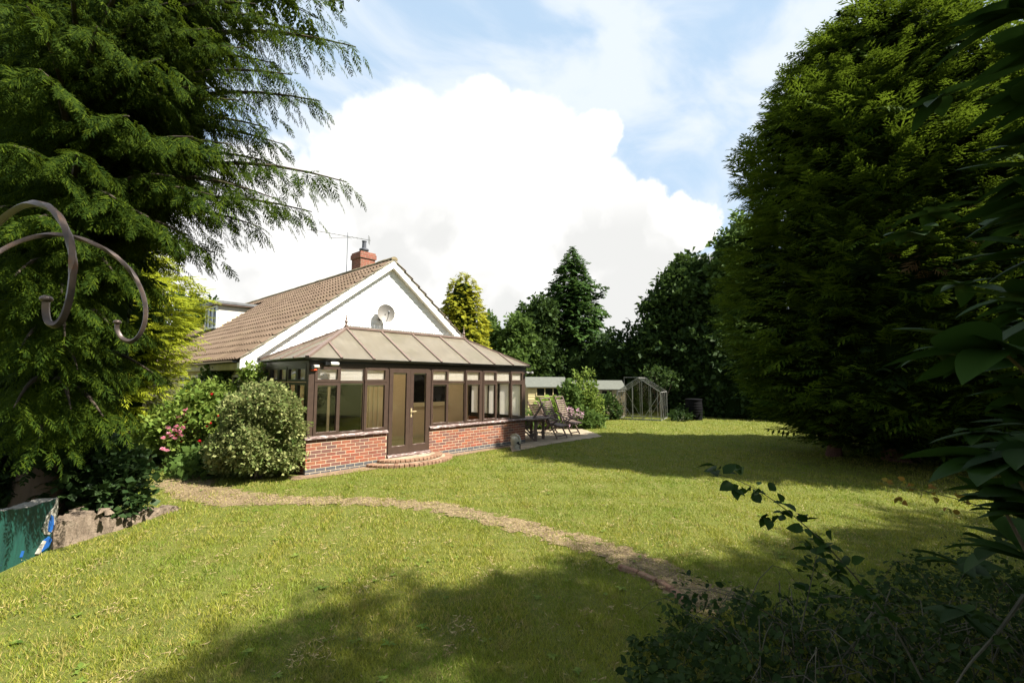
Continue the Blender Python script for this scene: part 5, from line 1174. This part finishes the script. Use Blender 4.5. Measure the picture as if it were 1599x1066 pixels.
    b = plan(893, 20.0); shrub('brown_shrub', b, [(0, 0, .8, .34, .3, .7), (-.1, 0, 1.4, .25, .25, .4)], 300, .28, 'leaf_mid', 'darker olive shrub against the cream shed', 62)
    b = plan(918, 19.6); shrub('border_plants', b, [(0, 0, .25, .5, .35, .32), (.35, .2, .2, .35, .3, .25), (-.5, -.1, .25, .4, .35, .3)], 420, .20, 'leaf_mid', 'leafy border plants at the lawn edge behind the recliners', 63, 'plant')
    b = plan(888, 19.0); t, B = shrub('flowering_plant', b, [(0, 0, .55, .28, .25, .35), (.35, .1, .5, .25, .25, .3)], 60, .10, 'petal_lilac', 'pale pink flowering plant behind the garden chairs', 64, 'plant')
    b = plan(850, 19.4); shrub('leafy_plant', b, [(0, 0, .45, .5, .4, .5), (.4, 0, .7, .3, .3, .35)], 420, .28, 'leaf_bright', 'bright green plant below the cream shed window', 65, 'plant')
    b = plan(1030, 25.6); shrub('pale_bush', b, [(0, 0, 2.2, .8, .6, .4), (.7, 0, 2.0, .6, .5, .4), (-.4, 0, 2.5, .4, .4, .3)], 90, .30, 'leaf_dark', 'loose pale bush leaning over the greenhouse roof', 66)  # dark leaf colour stands in for the shade on this bush
    b = plan(950, 24.0); shrub('dark_bush', b, [(0, 0, .5, .6, .5, .55), (-.9, .2, .45, .6, .5, .5)], 420, .28, 'leaf_dark', 'dark low bush left of the greenhouse', 67)
    b = plan(1060, 23.3); shrub('low_bush', b, [(0, 0, .15, .5, .4, .2), (.8, .9, .25, .5, .5, .3)], 200, .26, 'leaf_hedge', 'low dark growth between greenhouse and water butt', 68)  # hedge-dark leaf tones imitate the shadow over this growth
shrubs()

# ------------------------------------------------------------------ old painted wall on the left and far stone wall
def low_wall():
    bot = [gp(u, v) for u, v in ((-130, 968), (-60, 925), (0, 893), (75, 857), (84, 853))]; hs = [.72, .68, .645, .565, .555]
    W_ = wempty('painted_wall', tuple(bot[2])); tag(W_, 'low curved wall with peeling dark green paint at the left edge', 'wall')
    def slab(pts, hts, th, name, mat, parent, jag=0, n=8, back=0.0, seed=1, z0=-.05):
        r = random.Random(seed); P = dense(pts, n); H_ = np.interp(np.linspace(0, 1, len(P)), np.linspace(0, 1, len(hts)), hts); m = MB(); k = len(P)
        d = np.gradient(P, axis=0); nn = np.stack([-d[:, 1], d[:, 0], d[:, 2]*0], 1); nn /= np.linalg.norm(nn, axis=1, keepdims=True)
        if np.dot(nn[k//2], CAM-P[k//2]) > 0: nn = -nn                    # thickness goes away from the lawn
        rows = 5
        for i in range(k):
            h = H_[i]+r.uniform(-jag, jag)
            for s in (0, 1):
                for q in range(rows): zz = z0+(h-z0)*q/(rows-1); off = back+(th if s else 0)+(r.uniform(-jag, jag)*.8 if not s else 0); m.v.append(tuple(P[i]+nn[i]*off+np.array((0, 0, zz))))
        w = 2*rows
        for i in range(k-1):
            a, b = i*w, (i+1)*w
            for q in range(rows-1): m.f += [(a+q, b+q, b+q+1, a+q+1), (a+rows+q, a+rows+q+1, b+rows+q+1, b+rows+q)]
            m.f.append((a+rows-1, b+rows-1, b+2*rows-1, a+2*rows-1))
        for i in (0, k-1): a = i*w; m.f.append(tuple(a+q for q in range(rows))+tuple(a+rows+q for q in range(rows-1, -1, -1)))
        return m.build(name, mat, parent)
    slab(bot, hs, .16, 'painted_face', 'peeling_paint', W_, .004, 10)
    slab([p for p in bot], [h+.006 for h in hs], .20, 'capping', 'grit', W_, .006, 10, .012, z0=.40)
    # flaked patches: bare grit and blue undercoat, thin raised layers near the broken end
    a, b = bot[3], bot[2]; dx = (a-b)/np.linalg.norm(a-b); nn = np.array((dx[1], -dx[0], 0))
    if np.dot(nn, CAM-a) < 0: nn = -nn
    def patch(pts, mat, name, off):
        P = [a+dx*x+nn*off+np.array((0, 0, z)) for x, z in pts]; Q = [a+dx*x-nn*.02+np.array((0, 0, z)) for x, z in pts]; k = len(P); m = MB(); m.v += [tuple(p) for p in P+Q]
        m.f += [tuple(range(k)), tuple(range(2*k-1, k-1, -1))]+[(i, k+i, k+(i+1) % k, (i+1) % k) for i in range(k)]; m.build(name, mat, W_)
    patch([(.06, .57), (.03, .47), (-.05, .43), (-.10, .33), (-.13, .27), (-.10, .20), (-.02, .17), (.04, .20), (.07, .1), (.09, .3), (.09, .57)], 'grit', 'bare_patch', .012)
    patch([(-.02, .40), (.02, .36), (.04, .25), (.0, .19), (-.05, .22), (-.05, .30)], 'blue_paint', 'blue_patch', .018)
    patch([(-.09, .13), (-.02, .15), (.03, .10), (-.02, .03), (-.14, .01), (-.17, .03)], 'blue_paint', 'blue_patch', .016)
    patch([(-.21, .02), (-.10, .13), (-.07, .11), (-.16, .0)], 'grit', 'bare_patch', .020)
    patch([(-.40, .12), (-.37, .11), (-.39, .05), (-.42, .06)], 'blue_paint', 'blue_patch', .006)
    # broken lumps of the old edge
    def lump(name, line, hts, th, label, seed, mat='rubble'):
        L_ = wempty(name, tuple(line[0])); tag(L_, label, 'rubble')
        o = slab(line, hts, th, 'block', mat, L_, .025, 12, .0, seed); o.data.shade_smooth()
        try: o.data.set_sharp_from_angle(angle=.6)
        except Exception: pass
        return L_
    G1 = [gp(u, v) for u, v in ((82, 856), (110, 848), (150, 835), (192, 824))]
    lump('broken_edge_block', G1, [.28, .27, .26, .29, .30, .20, .16, .15], .30, 'long cracked stone block beside the green wall', 3)
    G2 = [gp(u, v) for u, v in ((190, 824), (225, 812), (262, 801), (285, 795))]
    lump('broken_edge_block', G2, [.06, .12, .13, .10, .07, .03], .24, 'small sunken stone block at the end of the path edge', 5)
    for i, (u, v, sc) in enumerate(((118, 806, .10), (160, 806, .07), (172, 808, .06))):
        p = gp(u, v+30); m = MB(); r = random.Random(i+9); m.hull([(p[0]+r.uniform(-1, 1)*sc, p[1]+.1+r.uniform(-1, 1)*sc, .28+r.uniform(-.4, .8)*sc) for _ in range(12)])
        o = m.build('loose_stone', 'rubble'); tag(o, ('larger loose stone lying on the cracked block', 'small loose stone at the right end of the cracked block', 'tiny stone beside the dark shrub on the block')[i], 'stone', 'loose stones on the broken edge')
    # pale wall seen through the trees
    S_ = wempty('stone_wall', tuple(plan(150, 16.5))); tag(S_, 'sunlit pale stone wall glimpsed through the left foliage', 'wall')
    a = plan(40, 15.5); b = plan(238, 17.5); d = (b-a); L = np.linalg.norm(d); d /= L; ang = math.atan2(d[1], d[0]); core = MB(); core.beam(a+np.array((0, 0, .9)), b+np.array((0, 0, .9)), .2, 1.78); C = core.build('wall_core', 'mortar', S_)
    r = random.Random(2); z = 0
    while z < 1.8:
        h = r.uniform(.16, .26); x = r.uniform(-.3, 0)
        while x < L:
            w = r.uniform(.35, .7); o = MB().cbox((0, 0, 0), w-.02, .3, h-.02, .02).build('stone', 'pale_stone', C); p = a+d*(x+w/2); o.location = (p[0], p[1], z+h/2); o.rotation_euler = (r.uniform(-.03, .03), r.uniform(-.02, .02), ang+r.uniform(-.03, .03)); x += w
        z += h
low_wall()

# ------------------------------------------------------------------ hanging basket hooks close to the camera
def hooks():
    P0 = pd(-55, 470, .80)
    E_ = wempty('hook_stand', (P0[0], P0[1], 0)); tag(E_, 'rusty metal stand with two curled hanging hooks at the left', 'hook')
    MB().tube([(P0[0], P0[1], -.1), (P0[0], P0[1], P0[2]+.2)], .009, 10).build('pole', 'rusty_steel', E_, True)
    def smooth(pts):
        Q = np.array(pts, float)
        for _ in range(3):
            R = [Q[0]]
            for i in range(len(Q)-1): R += [Q[i]*.75+Q[i+1]*.25, Q[i]*.25+Q[i+1]*.75]
            R.append(Q[-1]); Q = np.array(R)
        return Q
    for (pts, rad) in (([(-55, 470, .80), (-40, 400, .76), (-10, 352, .70), (35, 318, .66), (75, 318, .64), (102, 350, .63), (115, 400, .63), (113, 440, .63), (106, 480, .63), (93, 507, .63), (76, 507, .63), (71, 488, .63), (72, 470, .63)], .0043),
                       ([(-55, 470, .80), (-45, 440, .81), (-20, 405, .83), (20, 380, .86), (65, 366, .88), (110, 367, .90), (160, 385, .92), (200, 415, .93), (222, 452, .94), (229, 485, .94), (224, 515, .94), (208, 535, .94), (190, 530, .94), (182, 515, .94), (183, 505, .94)], .0041)):
        Q = smooth([pd(*p) for p in pts]); h = MB()
        # square bar with a twist in its middle third
        n = len(Q); x = None; i0 = 0
        for k in range(n):
            dd = Vector(Q[min(k+1, n-1)]-Q[max(k-1, 0)]).normalized(); x = dd.cross(Vector((0, 0, 1))) if x is None else x; x = (x-dd*x.dot(dd)).normalized(); y = dd.cross(x)
            f = k/n; tw = 22*min(max(f-.28, 0), .27)
            for q in range(8):
                a = 2*math.pi*q/8+tw; rr = rad*(1.16 if q % 2 == 0 else .98); h.v.append(tuple(Vector(Q[k])+(x*math.cos(a)+y*math.sin(a))*rr))
        for k in range(n-1):
            for q in range(8): h.f.append((k*8+q, k*8+(q+1) % 8, (k+1)*8+(q+1) % 8, (k+1)*8+q))
        h.f += [tuple(range(8))[::-1], tuple((n-1)*8+q for q in range(8))]
        H_ = h.build('hook', 'rusty_steel', E_, True); e = Q[-1]; R = rad*1.65
        MB().lathe([(R*math.sin(math.pi*i/8)+1e-4, -R*.75*math.cos(math.pi*i/8)) for i in range(9)], (e[0], e[1], e[2]+R*.4), 14).build('end_ball', 'rusty_steel', H_, True)
hooks()

# ------------------------------------------------------------------ laurel at the right edge and brambles in front
def laurel():
    b = np.array(plan(1740, 1.5)); t = tree_thing('laurel_bush', tuple(b), 'dark large leaved laurel overhanging the right edge', 'shrub'); r = np.random.default_rng(17)
    tpl = [leaf(.21, .25, .18, 3), leaf(.24, .2, .10, 3), leaf(.22, .3, .28, 3)]; P = []; X = []; UP = []; S = []; wood = MB()
    whorls = [(1600, 12, 1.25, 1.0), (1640, 60, 1.35, 1.0), (1625, 215, 1.4, .8), (1632, 262, 1.3, .9), (1610, 330, 1.5, .8), (1640, 395, 1.3, .9), (1562, 545, 1.30, 1.1), (1610, 470, 1.5, .8), (1640, 560, 1.4, 1.0), (1628, 610, 1.45, .9), (1615, 655, 1.5, .9), (1570, 715, 1.35, 1.1), (1630, 700, 1.3, 1.0), (1610, 765, 1.5, .9), (1640, 800, 1.4, .9), (1600, 850, 1.7, .8), (1650, 130, 1.3, .9), (1660, 480, 1.2, .9), (1650, 300, 1.25, .9), (1560, 780, 1.6, .7)]
    for (u, v, d, sc) in whorls:
        c = pd(u, v, d); st = np.array((b[0]+r.normal(0, .08), b[1]+r.normal(0, .08), max(.1, c[2]-.55))); mid = st+(c-st)*.55+np.array((0, 0, .03)); wood.tube([st, mid, c], [.010, .007, .004], 6)
        out = c-st; out[2] *= .3; out /= np.linalg.norm(out); sd = np.cross(out, (0, 0, 1))
        for i in range(9):
            a = (i-4)/4*1.5+r.normal(0, .12); dv = out*math.cos(a)+sd*math.sin(a)+np.array((0, 0, r.uniform(-.42, .18))); P.append(c-out*r.uniform(0, .07)); X.append(dv); UP.append((r.normal(0, .25), r.normal(0, .25), 1)); S.append(sc*r.uniform(.17, .25))
    # the rest of the bush, further right than the picture reaches
    for k in range(160):
        p = b+_R*r.uniform(.0, 1.4)+np.array((_F[0], _F[1], 0))*r.uniform(-.7, .8)+np.array((0, 0, r.uniform(.2, 3.4)))
        for i in range(7): a = i*.9+r.random(); P.append(p); X.append((math.cos(a), math.sin(a), r.uniform(-.3, .3))); UP.append((r.normal(0, .2), r.normal(0, .2), 1)); S.append(r.uniform(.14, .2))
    for k in range(5): q = b+_R*r.uniform(0, .8); wood.tube([(q[0], q[1], -.05), (q[0]+r.normal(0, .1), q[1]+r.normal(0, .1), 1.6), (q[0]+r.normal(0, .2), q[1]+r.normal(0, .2), 3.1)], [.022, .016, .006], 8)
    wood.build('branches', 'twig', t); leaves_part('foliage', scatter(tpl, P, X, UP, S, rng=r), 'leaf_laurel', t)
laurel()
def brambles():
    r = np.random.default_rng(23); t = wempty('bramble_patch', tuple(gp(1350, 980))); tag(t, 'tangled bramble patch in the shaded right foreground', 'brambles')
    lf = [leaf(.30, .25, .2, 2), leaf(.36, .2, .3, 2)]; tri = []
    for s in range(3):
        parts = []
        for (ang, sc) in ((0, 1), (1.1, .8), (-1.1, .8)): parts.append(scatter([lf[s % 2]], [(.25*math.cos(ang), .25*math.sin(ang), 0)], [(math.cos(ang), math.sin(ang), -.25)], [(.1*s, .1, 1)], [sc*.62]))
        tri.append(join(parts))
    P = []; X = []; S = []
    n = 0
    while n < 3900:
        u = r.uniform(985, 1760); v = r.uniform(862, 1260)
        lim = 985-(u-1000)*.20 if u < 1600 else 872                     # ragged edge of the patch against the lawn
        lim += 22*math.sin(u*.021)+14*math.sin(u*.057)
        if v < lim: continue
        p = gp(u, v); e = min(1, (v-lim)/130); h = (r.random()**.8)*(.06+.46*e)*(1+.3*(u-1000)/600)*(.35+.9*max(0, .5+vnoise(p[0]*1.3, p[1]*1.3, 2.2))); P.append((p[0], p[1], h)); a = r.uniform(0, 6.28); X.append((math.cos(a), math.sin(a), r.uniform(-.5, .5))); S.append(r.uniform(.035, .13)*(1 if h < .4 else .85)); n += 1
    leaves_part('foliage', scatter(tri, P, X, r.normal(0, .5, (n, 3))+np.array((0, 0, 1)), S, rng=r), 'leaf_bramble', t)
    st = MB()
    for k in range(130):
        u = r.uniform(1130, 1700); v = r.uniform(985, 1140); p = gp(u, v); a = r.uniform(0, 6.28); L = r.uniform(.35, .9); h = r.uniform(.2, .6); pts = [(p[0]+math.cos(a)*L*q, p[1]+math.sin(a)*L*q, h*math.sin(math.pi*min(.95, q*.9+.02))) for q in np.linspace(0, 1, 7)]; st.tube(pts, [.004*(1-.6*q) for q in np.linspace(0, 1, 7)], 5)
    st.build('stems', 'bramble_stem', t)
    # the long arching shoots that stand out against the lawn
    def shoot(name, px, label, leafn, size, seed, mat='leaf_bramble', thick=.0042):
        rr = np.random.default_rng(seed); Q = dense([pd(*p) for p in px], 6); e = wempty(name, (Q[0][0], Q[0][1], max(0, Q[0][2]))); tag(e, label, 'bramble')
        m = len(Q); MB().tube(Q, [thick*(1-.75*i/m) for i in range(m)], 6).build('stem', 'bramble_stem', e, True); P = []; X = []; U = []; S = []
        for i in range(leafn):
            q = .16+.84*(i+rr.random()*.6)/leafn; j = q*(m-1); f = int(min(m-2, j)); p = Q[f]+(Q[f+1]-Q[f])*(j-f); d = Q[f+1]-Q[f]; d /= np.linalg.norm(d); s = np.cross(d, (0, 0, 1)); a = i*2.4
            off = s*math.cos(a)+np.array((0, 0, 1))*math.sin(a)*.8+d*.5
            nl = rr.integers(3, 6); L = rr.uniform(.03, .085); q0 = p+off/np.linalg.norm(off)*L
            for k in range(nl): aa = k*1.7+rr.random(); P.append(q0+rr.normal(0, .012, 3)); X.append(off*.6+np.array((math.cos(aa), math.sin(aa), rr.uniform(-.6, .3)))); U.append(rr.normal(0, .7, 3)+np.array((0, 0, .8))); S.append(size*rr.uniform(.6, 1.2))
        leaves_part('foliage', scatter(lf, P, X, U, S, rng=rr), mat, e)
    shoot('bramble_shoot', [(1440, 1060, 2.25), (1400, 985, 2.3), (1340, 905, 2.35), (1290, 850, 2.4), (1240, 805, 2.45), (1190, 768, 2.5), (1150, 748, 2.52), (1112, 738, 2.5)], 'long arching bramble shoot silhouetted against the sunlit lawn', 23, .078, 3, 'leaf_laurel', .0055)
    shoot('bramble_shoot', [(1250, 985, 2.4), (1262, 930, 2.42), (1272, 880, 2.45), (1280, 850, 2.46)], 'short upright bramble shoot crossing below the arching one', 8, .06, 4, 'leaf_laurel', .004)
    shoot('bramble_shoot', [(1230, 975, 2.6), (1170, 940, 2.62), (1110, 920, 2.65), (1060, 918, 2.7)], 'low leafy bramble shoot reaching left over the path end', 14, .050, 5, 'leaf_bramble', .004)
    shoot('bramble_shoot', [(1560, 800, 2.6), (1500, 780, 2.65), (1440, 765, 2.7), (1385, 758, 2.75)], 'young reddish bramble tips near the laurel', 9, .042, 6, 'leaf_autumn', .0035)
    shoot('bramble_shoot', [(1599, 930, 2.0), (1560, 985, 1.9), (1510, 1040, 1.8), (1480, 1090, 1.7)], 'thick dark old bramble cane at the lower right', 5, .05, 7, 'leaf_bramble', .009)
brambles()

# ------------------------------------------------------------------ lawn grass, dry clippings
def in_poly(x, y, poly):
    n = len(poly); c = np.zeros(x.shape, bool); j = n-1
    for i in range(n):
        xi, yi = poly[i][:2]; xj, yj = poly[j][:2]
        cond = ((yi > y) != (yj > y)) & (x < (xj-xi)*(y-yi)/((yj-yi) if yj != yi else 1e-9)+xi); c ^= cond; j = i
    return c
def grass():
    r = np.random.default_rng(5); N = 800000
    rad = np.exp(r.uniform(math.log(2.3), math.log(27), N)); an = YAW+r.uniform(-.98, .98, N)
    x = CAM[0]+rad*np.sin(an); y = CAM[1]+rad*np.cos(an)
    poly = [tuple(p[:2]) for p in dense(PATH_OUT, 4)]+[tuple(p[:2]) for p in dense(PATH_IN, 4)[::-1]]
    jx = x+r.normal(0, .085, N)+.06*vnoise(x, y, 5); jy = y+r.normal(0, .085, N)+.06*vnoise(y, x, 5); onpath = in_poly(jx, jy, poly)
    house = (x > -.28) & (x < 7.45) & (y > -.30+r.normal(0, .04, N)) & (y < 17.2)
    pat = in_poly(jx, jy, [tuple(gp(u, v)[:2]) for u, v in ((795, 707), (840, 698), (880, 691), (915, 686), (944, 681), (925, 674), (905, 667))]+[(10.2, 5), (7, 5), (6.2, -.1)])
    step = ((x-2.56)/1.2)**2+(y/.9)**2 < 1
    wallside = in_poly(x, y, [tuple(gp(u, v)[:2]) for u, v in ((-200, 1020), (-60, 930), (0, 896), (80, 858), (190, 826), (240, 806), (180, 770), (0, 740), (-300, 800))])
    bare = (vnoise(x, y, 2.3) > .62) | (vnoise(x*1.1+3, y*2.2, 1.7)+.35*vnoise(x, y, 6.3) > .60)
    keep = ~house & ~pat & ~step & ~wallside & (~onpath | (r.random(N) < .24+.5*(vnoise(x, y, 3.3) > .3))) & (~bare | (r.random(N) < .7))
    keep &= r.random(N) < np.clip(.75+.4*vnoise(x*1.5, y*1.5, 1.9), .55, 1)
    x, y, rad = x[keep], y[keep], rad[keep]; n = len(x)
    h = (.020+.022*r.random(n))*(1+.35*vnoise(x, y, 2.7)+.5*(vnoise(x+9, y-4, 4.1) > .55)); h *= np.where(r.random(n) < .03, 1.8, 1); w = .0013+.00050*rad*r.uniform(.7, 1.3, n); h *= 1+.012*rad
    a = r.uniform(0, 6.28, n); b = r.uniform(0, 6.28, n); lean = h*r.uniform(.2, 1.1, n); z = ground_h(x, y)-.004
    V = np.empty((n, 3, 3)); V[:, 0] = np.stack([x-np.cos(a)*w, y-np.sin(a)*w, z], 1); V[:, 1] = np.stack([x+np.cos(a)*w, y+np.sin(a)*w, z], 1); V[:, 2] = np.stack([x+np.cos(b)*lean, y+np.sin(b)*lean, z+h], 1)
    o = stuff(link('lawn_grass', np_mesh('lawn_grass', V.reshape(-1, 3), np.arange(3*n).reshape(-1, 3)), 'grass')); tag(o, 'short sunlit and shaded lawn grass with dry patches', 'grass')
    # straw: on the path and in raked drifts on the lawn
    M = 130000; rad = np.exp(r.uniform(math.log(2.6), math.log(18), M)); an = YAW+r.uniform(-.95, .95, M); x = CAM[0]+rad*np.sin(an); y = CAM[1]+rad*np.cos(an)
    onp = in_poly(x+r.normal(0, .05, M), y+r.normal(0, .05, M), poly); drift = (vnoise(x*1.1+3, y*2.2, 1.7)+.35*vnoise(x, y, 6.3) > .60); keep = (onp & (r.random(M) < .9)) | (drift & (r.random(M) < .75)) | (r.random(M) < .03)
    keep &= ~((x > -.28) & (x < 7.45) & (y > -.1) & (y < 17.2))
    x, y, rad = x[keep], y[keep], rad[keep]; n = len(x); a = r.uniform(0, 6.28, n); L = r.uniform(.02, .065, n); w = .0009+.00035*rad; z = ground_h(x, y)+.012+r.uniform(0, .022, n); t2 = r.normal(0, .18, n)*L
    V = np.empty((n, 3, 3)); V[:, 0] = np.stack([x-np.sin(a)*w, y+np.cos(a)*w, z], 1); V[:, 1] = np.stack([x+np.sin(a)*w, y-np.cos(a)*w, z+.003], 1); V[:, 2] = np.stack([x+np.cos(a)*L, y+np.sin(a)*L, z+t2], 1)
    o = stuff(link('dry_clippings', np_mesh('dry_clippings', V.reshape(-1, 3), np.arange(3*n).reshape(-1, 3)), 'straw')); tag(o, 'dry straw coloured clippings scattered on path and lawn', 'clippings')
    # broad leaved weeds
    W = 150; rad = np.exp(r.uniform(math.log(3), math.log(11), W)); an = YAW+r.uniform(-.8, .8, W); P = []; X = []; U = []; S = []
    for q, g in zip(rad, an):
        c = (CAM[0]+q*math.sin(g), CAM[1]+q*math.cos(g))
        if -.3 < c[0] < 7.5 and c[1] > -.3: continue
        k = r.integers(5, 9); s = r.uniform(.025, .06)
        for i in range(k): aa = i*6.28/k+r.random()*.5; P.append((c[0], c[1], .012)); X.append((math.cos(aa), math.sin(aa), r.uniform(.15, .7))); U.append((0, 0, 1)); S.append(s*r.uniform(.7, 1.2))
    o = stuff(link('lawn_weeds', np_mesh('lawn_weeds', *scatter([leaf(.22, .2, .3), leaf(.3, .2, .35)], P, X, U, S, rng=r)), 'leaf_rose')); tag(o, 'flat leafy weeds dotted through the lawn', 'weeds')
grass()
